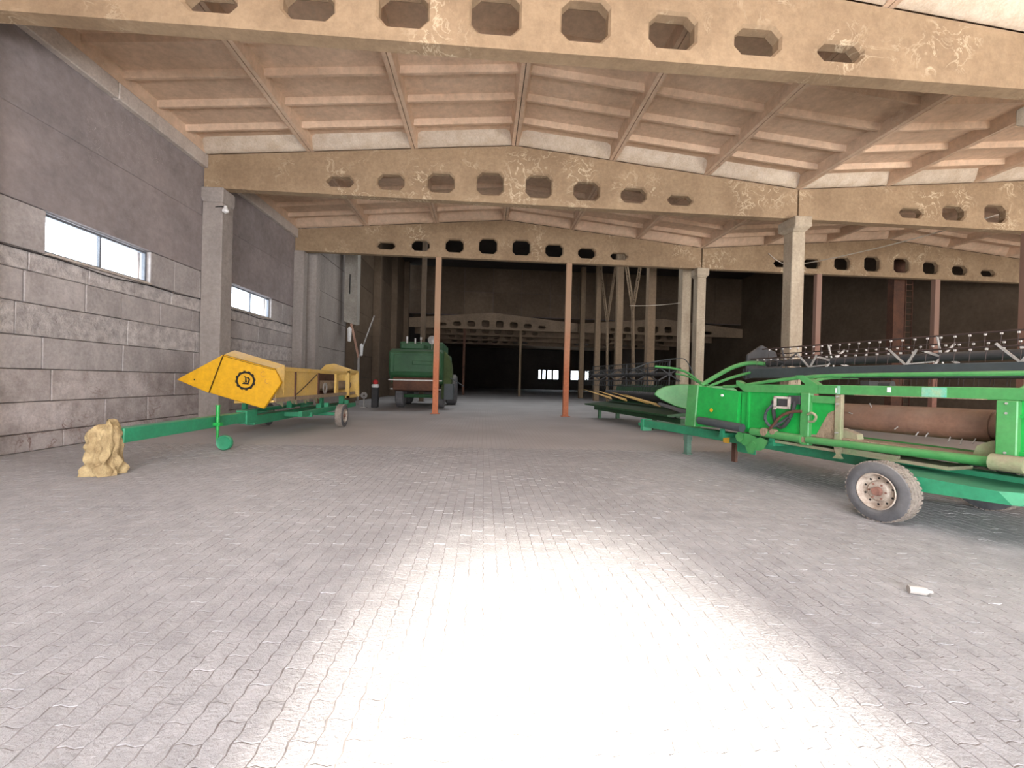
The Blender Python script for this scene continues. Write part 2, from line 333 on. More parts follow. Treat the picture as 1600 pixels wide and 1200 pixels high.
# ------------------------------------------------------------------ perforated roof beams
def beam_mesh(name, x0, x1, mat, thick=0.26, detail=True):
    mid = (x0+x1)/2; zt = lambda x: ZB+HE+HR*(1-abs(x-mid)/9.0)
    outer = [(x0, ZB), (x1, ZB), (x1, zt(x1)), (mid, zt(mid)), (x0, zt(x0))]
    tops = [7.42, 7.57, 7.68, 7.79, 7.79, 7.68, 7.57, 7.42]; holes = []
    def octo(cx, z0, z1, w, g):
        h = z1-z0; c = min(0.14, h*0.42)
        X0, X1, Z0, Z1 = cx-w/2-g, cx+w/2+g, z0-g, z1+g
        return [(X0+c, Z0), (X1-c, Z0), (X1, Z0+c), (X1, Z1-c), (X1-c, Z1), (X0+c, Z1), (X0, Z1-c), (X0, Z0+c)]
    mb = MB(); T = thick/2
    def face(y, g):
        loops = [outer]+[octo(mid+(k-3.5)*1.475, 7.12, tops[k], 0.78, g) for k in range(8)]
        flat = [p for l in loops for p in l]
        tr = tessellate_polygon([[Vector((p[0], p[1], 0)) for p in l] for l in loops])
        return [(p[0], y, p[1]) for p in flat], [tuple(t) for t in tr]
    for y in (-T, T): mb.add(*face(y, 0.035))
    mb.add([(p[0], -T, p[1]) for p in outer]+[(p[0], T, p[1]) for p in outer], [(k, (k+1)%5, 5+(k+1)%5, 5+k) for k in range(5)])
    for k in range(8):
        rings = [(-T, 0.035), (-T+0.05, 0.0), (T-0.05, 0.0), (T, 0.035)]
        vs = [(p[0], y, p[1]) for y, g in rings for p in octo(mid+(k-3.5)*1.475, 7.12, tops[k], 0.78, g)]
        mb.add(vs, [(r*8+q, r*8+(q+1)%8, r*8+8+(q+1)%8, r*8+8+q) for r in range(3) for q in range(8)])
    me = mb.mesh(name, mat); return me
bmA = beam_mesh('roof_beam', XL+0.03, XM-0.03, M['beam']); bmB = beam_mesh('roof_beam', XM+0.03, XR-0.03, M['beam'])
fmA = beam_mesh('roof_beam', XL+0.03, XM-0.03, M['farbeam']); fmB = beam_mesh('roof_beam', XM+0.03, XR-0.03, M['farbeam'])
def beam(me, y, label, group=None):
    o = inst('roof_beam', me, (0, y, 0)); return tag(o, label, 'beam', group)
beam(bmA, B1, 'largest ochre concrete roof beam, overhead and nearest the sunlit floor')
beam(bmA, B2, 'concrete gable roof beam with eight holes from the left wall to the tall pale column')
beam(bmA, B3, 'concrete gable roof beam with eight dark holes resting on two orange posts')
beam(bmB, B1, 'nearest perforated roof beam of the right hand aisle')
beam(bmB, B2, 'perforated roof beam running right from the top of the tall pale column')
beam(bmB, B3, 'lower right perforated roof beam with dark holes above the black reel')
for k, y in enumerate((YT1+0.3, 51, 57, 63)):
    d = ['nearest', 'second', 'third', 'fourth'][k]
    beam(fmA, y, d+' dim perforated beam beyond the tall dark hall, left aisle')
    beam(fmB, y, d+' dim perforated beam beyond the tall dark hall, right aisle')

# ------------------------------------------------------------------ ceiling of ribbed slabs
ceiling = structure(MB().box(XL-0.3, XR+0.3, YF, YT0, 9.15, 9.3).build('ceiling', M['dark']))
def slab_mesh(rise):
    """3 x 6 m ribbed slab seen from below; local x 0..3 climbs by rise, y 0..6, z 0 = rib underside"""
    W_, L_, D = 2.998, 5.98, 0.30; mb = MB()
    mb.box(0.002, W_, 0.0, L_, D, D+0.06)
    def rib(x0, x1, y0, y1, t, zb, zt_):
        mb.add([(x0,y0,zb),(x1,y0,zb),(x1,y1,zb),(x0,y1,zb),(x0-t[0],y0-t[1],zt_),(x1+t[2],y0-t[1],zt_),(x1+t[2],y1+t[3],zt_),(x0-t[0],y1+t[3],zt_)],
               [(0,3,2,1),(0,1,5,4),(1,2,6,5),(2,3,7,6),(3,0,4,7)])
    rib(0.003, 0.095, 0.0, L_, (0,0,0.06,0), 0, D); rib(W_-0.095, W_-0.002, 0.0, L_, (0.06,0,0,0), 0, D)
    for k in range(1, 6):
        y = L_*k/6; rib(0.10, W_-0.10, y-0.035, y+0.035, (0,0.035,0,0.035), D-0.15, D)
    return mb
def end_mesh():
    W_, L_, D = 2.98, 5.98, 0.30; mb = MB(); x0, x1 = 0.14, W_-0.14
    for ya, s in ((0.14, 1), (L_-0.14, -1)):
        prof = [(ya, 0.0), (ya+s*0.06, 0.0), (ya+s*0.16, 0.05), (ya+s*0.27, 0.16), (ya+s*0.34, D)]
        n = len(prof); vs = []
        for x in (x0-0.05, x0+0.14, x1-0.14, x1+0.05):
            k = 0.55 if x in (x0-0.05, x1+0.05) else 1
            vs += [(x, ya+(p[0]-ya)*k, p[1]) for p in prof]
        mb.add(vs, [(r*n+q, r*n+q+1, (r+1)*n+q+1, (r+1)*n+q) for r in range(3) for q in range(n-1)])
    return mb
SL = slab_mesh(0).mesh('roof_slab', M['slab']); EN = end_mesh().mesh('slab_end', M['slab_end'], smooth=True)
EN2 = end_mesh().mesh('slab_end', M['slab'], smooth=True)
ang = math.atan(HR/9.0)
for xa in (XL, XM):
    for y0 in (B1-6, B1, B2):
        for i in range(6):
            x = xa+3*i; left = i < 3
            za = ZB+HE+HR*(1-abs(i-3)/3.0); zb_ = ZB+HE+HR*(1-abs(i+1-3)/3.0)
            o = inst('roof_slab', SL, (x, y0+0.01, za+0.012), ceiling); o.rotation_euler = (0, -ang if left else ang, 0)
            e = inst('slab_end', EN if y0 < B2 else EN2, (0,0,0), o)
# cornice and the strip under the slabs along the left wall
for n, (ya, yb) in enumerate(((B1-6, B1-0.15), (B1+0.15, 9.9), (9.92, B2-0.15), (B2+0.15, B3-0.15))):
    structure(MB().box(XL, XL+0.16, ya, yb, 7.42, 7.79).build('trim_%d' % (n+1), M['cornice'], bevel=0.02))

# ------------------------------------------------------------------ left wall
wall_left = structure(MB().box(XL-0.30, XL-0.26, YF, B3+0.3, 0, 3.62).box(XL-0.30, XL-0.26, YF, B3+0.3, 4.45, 8.0)
    .box(XL-0.30, XL-0.26, YF, 2.55, 3.6, 4.5).box(XL-0.30, XL-0.26, 5.05, 8.58, 3.6, 4.5).box(XL-0.30, XL-0.26, 11.08, 14.5, 3.6, 4.5).box(XL-0.30, XL-0.26, 17.1, B3+0.3, 3.6, 4.5)
    .build('wall_left', M['mortar']))
def block(ya, yb, z0, z1, mat, name='wall_block', proud=None):
    p = random.uniform(-0.008, 0.014) if proud is None else proud
    g = 0.007
    MB().box(XL-0.26, XL+p, ya+g, yb-g, z0+g*0.9, z1-g*0.9).build(name, mat, wall_left, bevel=0.012)
courses = [(0, 0.33, 'block_low', 0.03), (0.33, 0.90, 'block_low', None), (0.90, 1.50, 'block_low', None), (1.50, 2.10, 'block', None), (2.10, 2.69, 'block_rough', None), (2.69, 3.27, 'block', None), (3.27, 3.64, 'block_rough', None)]
for ci, (z0, z1, mt, pr_) in enumerate(courses):
    y = 1.0-random.uniform(0, 1.0)
    while y < B3-0.05:
        Lb = random.choice((1.18, 1.18, 2.38, 0.88)) if ci not in (3,) else random.choice((2.38, 1.78))
        y2 = min(y+Lb, B3)
        if B3-y2 < 0.4: y2 = B3
        block(y, y2, z0, z1, M[mt], proud=pr_ + random.uniform(-.01, .01) if pr_ else None); y = y2
for ya, yb in ((1.0, 2.55), (5.05, 6.3), (6.3, 7.5), (7.5, 8.58), (11.08, 11.9), (11.9, 12.9), (12.9, 14.5), (17.1, 18.0), (18.0, B3)):
    block(ya, yb, 3.64, 4.45, M['block'])
for ya, yb in ((1.0, 7.1), (7.1, B2), (B2, B3)):
    block(ya, yb, 4.45, 6.05, M['panel'], 'wall_panel', 0.02); block(ya, yb, 6.05, 7.45, M['panel'], 'wall_panel', 0.0)
for n, (ya, yb) in enumerate(((2.55, 5.05), (8.58, 11.08), (14.5, 17.1))):  # first window is out of view, repeats the row, added for its light
    wn = structure(bpy.data.objects.new('window_%d' % (n+1), None)); C.objects.link(wn); wn.location = (XL, (ya+yb)/2, 3.66)
    hw = (yb-ya)/2; xo = -0.12
    f = MB().box(xo-.04, xo+.04, -hw, hw, 0.02, 0.07).box(xo-.04, xo+.04, -hw, hw, 0.72, 0.77)
    f.box(xo-.04, xo+.04, -hw, -hw+.05, .07, .72).box(xo-.04, xo+.04, hw-.05, hw, .07, .72).box(xo-.03, xo+.03, -.02, .02, .07, .72).build('window_frame', M['frame'], wn)
    MB().box(xo-.004, xo+.004, -hw+.05, -.02, .07, .72).build('pane', M['glass'], wn); MB().box(xo-.004, xo+.004, .02, hw-.05, .07, .72).build('pane', M['glass'], wn)
    MB().box(-0.24, 0.05, -hw, hw, -0.025, 0.018).build('window_sill', M['cornice'], wn)
cb = MB(); pts = []
for k in range(40):
    y = 1.0+k*(B3-1.3)/39; pts.append((XL+0.035, y, 3.60+0.03*math.sin(y*1.1)+0.02*math.sin(y*3)))
tag(cb.tube(pts, 0.013, 5).build('wall_cable', M['cable']), 'dark cable sagging along the block wall below the bright windows', 'cable')
# unseen front wall: gate shaped for the sun patch, second opening added for bounce
structure(MB().box(XL-0.3, -0.45, YF-0.3, YF, 0, 9.2).box(1.45, 14.0, YF-0.3, YF, 0, 9.2).box(23.5, XR+0.3, YF-0.3, YF, 0, 9.2).box(14.0, 23.5, YF-0.3, YF, 4.3, 9.2).box(-0.45, 1.45, YF-0.3, YF, 4.1, 9.2).build('wall_front', M['panel']))
structure(MB().box(XR, XR+0.3, YF, YT0, 0, 9.2).build('wall_right', M['panel']))
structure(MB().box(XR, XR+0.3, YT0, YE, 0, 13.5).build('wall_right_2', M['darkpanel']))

# ------------------------------------------------------------------ columns
def column(x, y, wx, wy, z1, mat, label, cap=None, group=None):
    t = thing('concrete_column', label, 'column', (x, y, 0), 0, group)
    MB().box(-wx/2, wx/2, -wy/2, wy/2, 0, z1-(0.42 if cap else 0)).build('shaft', mat, t, bevel=0.02)
    if cap:
        a, b_ = cap; z = z1
        m_ = MB(); m_.add([(-wx/2,-wy/2,z-.42),(wx/2,-wy/2,z-.42),(wx/2,wy/2,z-.42),(-wx/2,wy/2,z-.42),(-a/2,-b_/2,z-.30),(a/2,-b_/2,z-.30),(a/2,b_/2,z-.30),(-a/2,b_/2,z-.30),(-a/2,-b_/2,z),(a/2,-b_/2,z),(a/2,b_/2,z),(-a/2,b_/2,z)],
              [(0,3,2,1),(0,1,5,4),(1,2,6,5),(2,3,7,6),(3,0,4,7),(4,5,9,8),(5,6,10,9),(6,7,11,10),(7,4,8,11),(8,9,10,11)])
        m_.build('capital', mat, t, bevel=0.02)
    return t
column(XL+0.18, B1, 0.36, 0.4, ZB, M['wall_col'], 'grey concrete column at the left wall under the nearest beam')
column(XL+0.30, B2+0.1, 0.56, 0.55, ZB, M['wall_col'], 'grey concrete column against the left wall between the two bright windows', cap=(0.62, 0.62))
column(XL+0.22, B3, 0.42, 0.4, ZB, M['wall_col'], 'grey column in the left wall corner past the second window')
column(XM, B2, 0.42, 0.42, ZB, M['column'], 'tall pale concrete column with a square head standing behind the black reel', cap=(0.56, 0.80))
column(XM, B3, 0.40, 0.40, ZB, M['column'], 'pale concrete column behind the left end of the right green header', cap=(0.56, 0.62))
column(XM+0.40, B1, 0.42, 0.42, ZB, M['column'], 'concrete column under the nearest beam beside the right aisle', cap=(0.56, 0.80))
# ------------------------------------------------------------------ tall dark hall
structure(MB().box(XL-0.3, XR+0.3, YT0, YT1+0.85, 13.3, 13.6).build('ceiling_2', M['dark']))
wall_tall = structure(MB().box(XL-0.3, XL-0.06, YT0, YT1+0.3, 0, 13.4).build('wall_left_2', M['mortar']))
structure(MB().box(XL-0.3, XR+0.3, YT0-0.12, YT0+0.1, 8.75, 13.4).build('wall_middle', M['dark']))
zs = (0, 1.5, 3.0, 4.5, 5.8, 7.6, 9.4, 11.4, 13.3)
ys = (YT0+0.15, 26.2, 32.2, 38.2, YT1-0.2)
for a in range(4):
    for z0, z1 in zip(zs[:-1], zs[1:]):
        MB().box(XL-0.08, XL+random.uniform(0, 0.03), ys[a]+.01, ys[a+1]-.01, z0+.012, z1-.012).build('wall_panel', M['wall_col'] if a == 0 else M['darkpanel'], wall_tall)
for k, y in enumerate((20.3, 26.2, 32.2, 38.2, 43.9)):
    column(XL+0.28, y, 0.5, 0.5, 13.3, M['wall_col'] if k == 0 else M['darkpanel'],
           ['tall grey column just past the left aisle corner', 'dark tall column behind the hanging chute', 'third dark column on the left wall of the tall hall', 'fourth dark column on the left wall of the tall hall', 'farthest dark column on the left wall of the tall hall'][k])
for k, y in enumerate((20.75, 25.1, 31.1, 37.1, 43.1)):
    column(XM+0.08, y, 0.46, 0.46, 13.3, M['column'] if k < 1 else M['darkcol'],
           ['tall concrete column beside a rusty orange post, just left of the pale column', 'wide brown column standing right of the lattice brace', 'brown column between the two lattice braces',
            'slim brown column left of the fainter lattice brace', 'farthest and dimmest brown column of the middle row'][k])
# back wall of the tall hall with perforated beam under it
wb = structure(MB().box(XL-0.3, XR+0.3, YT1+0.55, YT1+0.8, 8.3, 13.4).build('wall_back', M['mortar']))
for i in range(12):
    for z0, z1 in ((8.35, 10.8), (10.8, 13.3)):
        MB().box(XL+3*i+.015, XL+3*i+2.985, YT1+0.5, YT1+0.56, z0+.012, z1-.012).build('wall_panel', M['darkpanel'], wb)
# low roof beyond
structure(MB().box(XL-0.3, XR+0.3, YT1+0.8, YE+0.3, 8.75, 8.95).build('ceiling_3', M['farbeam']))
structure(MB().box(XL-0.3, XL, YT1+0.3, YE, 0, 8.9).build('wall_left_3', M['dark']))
WX = [(11.9, 12.5), (12.8, 13.45), (13.9, 14.8), (15.15, 16.3), (19.05, 20.7), (22.2, 23.0)]
we = MB(); prev = XL-0.3
for a, b_ in WX: we.box(prev, a, YE, YE+0.3, 0, 8.9).box(a, b_, YE, YE+0.3, 0, 2.25).box(a, b_, YE, YE+0.3, 4.3, 8.9); prev = b_
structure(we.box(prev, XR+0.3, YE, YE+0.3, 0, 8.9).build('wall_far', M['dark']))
for k, (a, b_) in enumerate(WX):
    wn = structure(bpy.data.objects.new('window_%d' % (k+4), None)); C.objects.link(wn); wn.location = ((a+b_)/2, YE+0.1, 2.25); hw = (b_-a)/2
    MB().box(-hw, hw, -.03, .03, 0, .06).box(-hw, hw, -.03, .03, 1.99, 2.05).box(-hw, -hw+.05, -.03, .03, .06, 1.99).box(hw-.05, hw, -.03, .03, .06, 1.99).build('window_frame', M['frame'], wn)
    MB().box(-hw+.05, hw-.05, -.004, .004, .06, 1.99).build('pane', M['glass'], wn)

# ------------------------------------------------------------------ steel posts
def post(x, y, z1, label, w=0.24, d=0.20, mat='red_post'):
    t = thing('steel_post', label, 'post', (x, y, 0))
    f = 0.012
    MB().box(-w/2, w/2, -d/2, -d/2+f, 0.015, z1).box(-w/2, w/2, d/2-f, d/2, 0.015, z1).box(-w/2, -w/2+f, -d/2+f, d/2-f, 0.015, z1).box(w/2-f, w/2, -d/2+f, d/2-f, 0.015, z1).build('shaft', M[mat], t)
    MB().box(-w/2-.08, w/2+.08, -d/2-.06, d/2+.06, 0, 0.015).build('base_plate', M[mat], t)
    return t
post(-2.10, B3, ZB, 'orange steel post beside the green combine harvester')
post(3.70, B3, ZB, 'orange steel post near the row of far bright windows')
post(15.47, B3, ZB, 'dull brick coloured steel post close beside the tall pale column', mat='brown_post')
post(21.38, B3, ZB, 'brown steel post standing beside the rung ladder', mat='brown_post')
post(17.88, B2, ZB, 'dusky pink steel post under the right aisle beam, nearest of the steel posts', mat='brown_post')
post(-2.1, YT1+0.3, ZB, 'far thin rusty post at the back of the hall, just past the combine', mat='rust')
post(3.75, YT1+0.3, ZB, 'far thin grey post at the back of the hall, under the dim beam', mat='darkcol')
post(15.1, 20.3, 13.3, 'dark rusty steel column close behind the brick coloured post', 0.30, 0.30, 'rust')
post(20.7, 20.4, 13.3, 'wide dark steel column with a ladder fixed to its side', 0.58, 0.35, 'rust')
post(10.62, 21.0, 13.3, 'rusty brown post close beside the tall middle column', 0.22, 0.3, 'rust')
post(-4.2, 29.5, 13.3, 'dark brown steel post standing just behind the combine harvester', 0.3, 0.3, 'darkpanel')
t = thing('wall_ladder', 'rusty rung ladder on the side of the wide dark steel column', 'ladder', (21.12, 20.25, 0))
split(MB().bar((-.06,0,0.4),(-.06,0,9),.04).bar((.30,0,0.4),(.30,0,9),.04), 'side_rail', M['rust'], t)
for k in range(28): MB().bar((-.06,0,.6+.3*k),(.30,0,.6+.3*k),.03).build('rung', M['rust'], t)
# lattice braces in the middle column row
def lattice(name, label, y0, y1, z0, z1):
    t = thing(name, label, 'brace', (XM+0.08, (y0+y1)/2, 0)); h = (y1-y0)/2
    def truss(p, q, wd):
        p = Vector(p); q = Vector(q); d = q-p; n_ = int(d.length/0.55); dn = d.normalized(); s = Vector((0, -dn.z, dn.y))*wd/2
        m_ = MB().bar(p-s, q-s, .07).bar(p+s, q+s, .07)
        for k in range(n_+1): a = p+d*k/n_; m_.bar(a-s, a+s, .05)
        for k in range(n_):
            a = p+d*k/n_; b_ = p+d*(k+1)/n_; sg = 1 if k % 2 else -1; m_.bar(a-s*sg, b_+s*sg, .04)
        return m_
    split(truss((0, h, z1), (0, 0, z0), .42), 'lattice_arm', M['darkcol'], t)
    split(truss((0, -h, z1), (0, 0, z0), .42), 'lattice_arm', M['darkcol'], t)
    truss((0, 0, z0), (0, -h*0.25, 0.03), .36).build('lattice_leg', M['darkcol'], t)
lattice('lattice_brace', 'Y shaped steel lattice brace between the two widest brown columns', 25.9, 30.5, 6.6, 11.5)
lattice('lattice_brace', 'fainter lattice brace farther back between the slim brown columns', 31.8, 36.6, 6.6, 11.5)

# ------------------------------------------------------------------ wheels
def wheel(parent, loc, Rw=0.345, W_=0.235, out=-1, name='wheel', rim_r=0.205):
    """axis along local x; out = side of the visible rim face"""
    e = bpy.data.objects.new(name, None); C.objects.link(e); e.parent = parent; e.location = loc; h = W_/2
    MB().lathe([(-h*.80, rim_r), (-h*.98, rim_r+.03), (-h, Rw*.80), (-h*.86, Rw*.945), (-h*.72, Rw*.975)], 40).lathe([(h*.80, rim_r), (h*.98, rim_r+.03), (h, Rw*.80), (h*.86, Rw*.945), (h*.72, Rw*.975)], 40).lathe([(-h*.80, rim_r), (0, rim_r-.01), (h*.80, rim_r)], 40).build('tyre', M['tyre'], e, smooth=True)
    tr = MB().lathe([(-h*.74, Rw*.97), (-h*.4, Rw*.985), (h*.4, Rw*.985), (h*.74, Rw*.97)], 40)
    for k in range(40):
        a = 2*math.pi*(k+.5)/40
        for xs, da in ((-.62, 0), (-.22, .07), (.22, 0), (.62, .07)):
            c_, s_ = math.cos(a+da), math.sin(a+da); r0, r1 = Rw*.96, Rw*1.0
            q = Vector((0, c_, s_)); t_ = Vector((0, -s_, c_))*.017; xx = Vector((1,0,0))*h*.15
            p = Vector((xs*h, 0, 0))
            tr.add([p+q*r0-t_-xx, p+q*r0+t_-xx, p+q*r0+t_+xx, p+q*r0-t_+xx, p+q*r1-t_-xx, p+q*r1+t_-xx, p+q*r1+t_+xx, p+q*r1-t_+xx], [(4,5,6,7),(0,1,5,4),(1,2,6,5),(2,3,7,6),(3,0,4,7)])
    tr.build('tread', M['tread'], e)
    o_ = out
    rm = MB().lathe([(o_*h*.90, rim_r+.004), (o_*h*.96, rim_r-.006), (o_*h*.80, rim_r-.02), (o_*h*.45, rim_r-.035), (o_*h*.40, rim_r*.60), (o_*h*.60, rim_r*.50), (o_*h*.62, rim_r*.34), (o_*h*.50, 0.0)], 36)
    rm.build('rim', M['rim'], e, smooth=True)
    hb = MB().cyl((o_*h*.45, 0, 0), (o_*h*.95, 0, 0), rim_r*.27, 16, rim_r*.22)
    for k in range(6):
        a = k*math.pi/3; hb.cyl((o_*h*.5, rim_r*.42*math.cos(a), rim_r*.42*math.sin(a)), (o_*h*.72, rim_r*.42*math.cos(a), rim_r*.42*math.sin(a)), .010, 6)
    hb.build('hub', M['hub'], e)
    vh = MB()
    for k in range(10):
        a = (k+.5)*math.pi/5; vh.cyl((o_*h*.40, rim_r*.72*math.cos(a), rim_r*.72*math.sin(a)), (o_*h*.44, rim_r*.72*math.cos(a), rim_r*.72*math.sin(a)), .013, 8)
    vh.build('vent_hole', M['print'], e, kind='stuff')
    return e

# ------------------------------------------------------------------ right: header trailer (local +Y runs away from the camera)
RZ = math.radians(13.77); O_ = (5.57, 4.87, 0)
T = thing('header_trailer', 'teal green header trailer standing under the long green harvester header', 'trailer', O_, RZ)
MB().box(-0.10, 0.10, -3.6, 5.9, 0.44, 0.62).build('main_rail', M['teal'], T, bevel=0.01)
MB().box(-0.13, 0.13, 5.9, 6.02, 0.34, 0.64).box(-.04, .04, 6.02, 6.25, .44, .52).build('hitch_plate', M['teal'], T, bevel=.01)
MB().box(-0.055, 0.055, 4.37, 4.47, 0.0, 0.44).box(-.07, .07, 4.34, 4.50, 0.0, .02).box(-.065,.065,4.355,4.485,.30,.44).build('support_leg', M['legpaint'], T, label='short dull green support leg')
MB().box(0.30, 0.36, 3.4, 3.5, 0.0, 0.44).box(.1, .36, 3.4, 3.5, .44, .50).build('support_leg', M['rust'], T, label='thin rusty support leg')
MB().cyl((-0.95, 0, 0.345), (0.95, 0, 0.345), 0.045, 12).box(-.2, .2, -.10, .10, .30, .44).build('axle', M['teal'], T)
fd = MB()
fd.add([(-.86,-.16,.50),(-.86,.02,.38),(-.86,-.60,.52),(-.86,-1.0,.45), (-.10,.75,.44),(-.10,-1.4,.44),(-.10,.75,.56),(-.10,-1.4,.56),(-.86,.10,.56),(-.86,-.9,.56)], [(1,4,5,3),(8,9,7,6),(1,8,6,4),(3,5,7,9),(1,3,9,8)])
fd.build('axle_gusset', M['teal'], T)
for y in (-1.9, 1.95, 3.0):
    split(MB().bar((-.45, y, .60), (.55, y, .60), .08).bar((-.42, y, .60), (-.42, y, .72), .06).bar((.5, y, .60), (.5, y, .95), .06), 'cradle', M['teal'], T)
split(MB().box(-.115, -.10, .10, .32, .40, .64).box(-.115, -.10, 2.55, 2.95, .30, .55), 'joint_plate', M['teal'], T)
MB().tube([(-.12, -.10-.07*k, .50+.018*math.sin(k*2.2)-.004*k) for k in range(16)], .012, 5).build('chain', M['rust'], T)
MB().box(-.112, -.101, 3.15, 3.30, .42, .54).build('reflector', surf('amber', (.8, .45, .06), bump=0), T)
wheel(T, (-1.0, 0, 0.345), out=-1); wheel(T, (1.0, 0, 0.345), out=-1)

# ------------------------------------------------------------------ right: long green header
Hd = thing('grain_header', 'long green harvester header with rusty auger and black reel of tines', 'harvester header', O_, RZ)
Y0, Y1 = -3.4, 3.95; xb = -0.45
hb = Hd
MB().box(xb, xb+.13, -3.4, 1.20, 1.43, 1.56).build('top_beam', M['green'], hb, bevel=.008)
MB().prism([(1.20,1.43),(1.20,1.56),(1.42,1.70),(1.56,1.70),(1.38,1.56),(2.50,1.55),(2.68,1.62),(2.68,1.55),(2.50,1.42)], 'X', xb-.005, xb+.11).build('kinked_beam', M['green'], hb)
MB().tube([(xb+.03, 3.0, 1.50), (xb+.03, 2.60, 1.53), (xb+.03, 1.50, 1.665), (xb+.03, .4, 1.70), (xb+.03, -3.4, 1.71)], .028, 8).build('guard_pipe', M['green'], hb, smooth=True)
split(MB().box(xb+.03, xb+.05, 1.42, 2.58, .72, 1.43).box(xb+.00, xb+.03, 2.40, 2.44, .74, 1.43), 'rear_sheet', M['green_sheet'], hb)
split(MB().box(xb-.03, xb+.07, 1.30, 1.44, .66, 1.44), 'frame_post', M['green'], hb, bevel=.01)
split(MB().box(xb-.0, xb+.06, .86, .95, .66, 1.43), 'frame_post', M['dirtgreen'], hb, bevel=.006)
split(MB().box(xb-.04, xb+.10, -.86, -.70, .74, 1.43), 'frame_post', M['green'], hb, bevel=.01)
split(MB().box(xb+.04, xb+.06, .95, 1.30, 1.02, 1.40).prism([(1.30, 1.02), (1.30, .80), (1.22, .80), (1.02, 1.02)], 'X', xb+.04, xb+.06), 'rear_sheet', M['green_sheet'], hb)
MB().prism([(.95, 1.22), (1.06, 1.16), (1.24, .80), (.95, .80)], 'X', xb+.032, xb+.039).build('worn_patch', M['dirt'], hb, label='bare dusty patch on the green sheet')
MB().box(xb+.005, xb+.04, .96, 1.29, 1.30, 1.40).build('stiffener', M['green'], hb)
split(MB().box(xb+.03, xb+.05, -3.4, -.86, .80, 1.43).box(xb+.0, xb+.03, -3.4, -.86, 1.26, 1.29).box(xb+.0, xb+.03, -3.4, -.86, .88, .92), 'rear_sheet', M['green_sheet'], hb)
split(MB().cyl((xb-.02, 2.30, .755), (xb-.02, 1.40, .745), .065, 14), 'lower_tube', M['green'], hb, smooth=True)
split(MB().cyl((xb-.02, 1.32, .745), (xb-.02, -.72, .79), .052, 14), 'lower_tube', M['green'], hb, smooth=True)
MB().box(xb+.03, xb+.42, -.75, 1.32, .79, .83).build('dirt_ledge', M['dirt'], hb, bevel=.01)
MB().box(-.42, .02, -.3, 1.9, .62, .66).box(-.42, -.36, .2, .95, .64, .70).build('under_tray', M['dirtgreen'], hb)
split(MB().cyl((xb-.08, -.70, .80), (xb-.08, -.95, .80), .085, 16).cyl((xb-.02, -.95, .82), (xb-.02, -3.3, .84), .06, 14), 'lower_tube', M['dirtgreen'], hb, smooth=True)
ag = MB().cyl((.0, -.50, 1.13), (.0, 1.22, 1.115), .185, 28).cyl((.0, -3.3, 1.13), (.0, -.50, 1.13), .16, 20).cyl((.0, 1.22, 1.115), (.0, 3.8, 1.12), .16, 20)
au = ag.build('auger', M['auger'], hb, smooth=True)
fl = MB()
for s_, (ya, yb) in ((1, (-3.3, -.55)), (-1, (1.3, 3.8))):
    n_ = 90; vs = []; 
    for k in range(n_+1):
        a = s_*k/n_*2*math.pi*5; y = ya+(yb-ya)*k/n_
        for r in (.15, .30): vs.append((r*math.cos(a), y, 1.13+r*math.sin(a)))
    fl.add(vs, [(2*k, 2*k+1, 2*k+3, 2*k+2) for k in range(n_)])
split(fl, 'auger_flight', M['auger'], hb)
fg = MB()
for k, (y, a) in enumerate([(.35, 3.6), (.15, 3.9), (.05, 3.9), (-.15, 4.1), (-.25, 4.2), (-.38, 4.0), (.9, 2.9), (.7, 2.2)]):
    fg.cyl((.18*math.cos(a), y, 1.12+.18*math.sin(a)), (.25*math.cos(a), y, 1.12+.25*math.sin(a)), .007, 6)
split(fg, 'auger_finger', M['steel'], hb)
split(MB().prism([(-.46, .80), (-.70, .80), (-.70, .95), (-.62, 1.0), (-.50, .93)], 'X', xb+.1, xb+.22).prism([(.93, .80), (.70, .80), (.72, .90), (.93, .96)], 'X', xb+.1, xb+.22), 'bearing_bracket', M['dirtgreen'], hb)
# floor pan, cutter bar, forward sheet
MB().prism([(-.40, .72), (1.25, .62), (1.25, .66), (.35, .80), (.0, .84), (-.40, .80)], 'Y', Y0, Y1).build('floor_pan', M['green_sheet'], hb)
kn = MB().box(1.25, 1.31, Y0, Y1, .62, .66)
for k in range(95): y = Y0+.05+k*.0765; kn.add([(1.31, y-.02, .64), (1.31, y+.02, .64), (1.43, y, .635), (1.31, y, .66)], [(0,1,2),(0,2,3),(1,3,2),(0,3,1)])
kn.build('cutter_bar', M['steel'], hb)
# far end: end box, dark roller, divider
MB().prism([(-.50, .70), (-.44, 1.50), (.35, 1.52), (.95, 1.20), (1.75, .62), (1.2, .60), (.2, .66)], 'Y', 3.60, 3.66).build('end_panel', M['green'], hb, bevel=.01)
MB().add([(-.50,3.62,.70),(-.50,2.62,.76),(-.44,2.62,1.42),(-.44,3.62,1.50),(-.36,3.62,.70),(-.36,2.62,.76),(-.36,2.62,1.42),(-.36,3.62,1.50)], [(0,1,2,3),(4,7,6,5),(0,4,5,1),(3,2,6,7),(0,3,7,4),(1,5,6,2)]).build('end_box', M['green_sheet'], hb)
MB().prism([(-.52, .68), (-.46, 1.53), (-.34, 1.53), (-.34, .68)], 'Y', 3.62, 3.92).build('end_box', M['green'], hb, bevel=.02)
MB().cyl((-.58, 3.42, .84), (-.58, 2.40, .80), .075, 16).build('drive_cover', M['slate'], hb, smooth=True, label='dark grey round cover tube')
MB().cyl((-.512, 3.20, 1.05), (-.50, 3.20, 1.05), .035, 12).build('yellow_sticker', M['yellow'], hb)
MB().cyl((-.512, 2.95, 1.34), (-.485, 2.95, 1.34), .022, 10).build('white_cap', M['white'], hb)
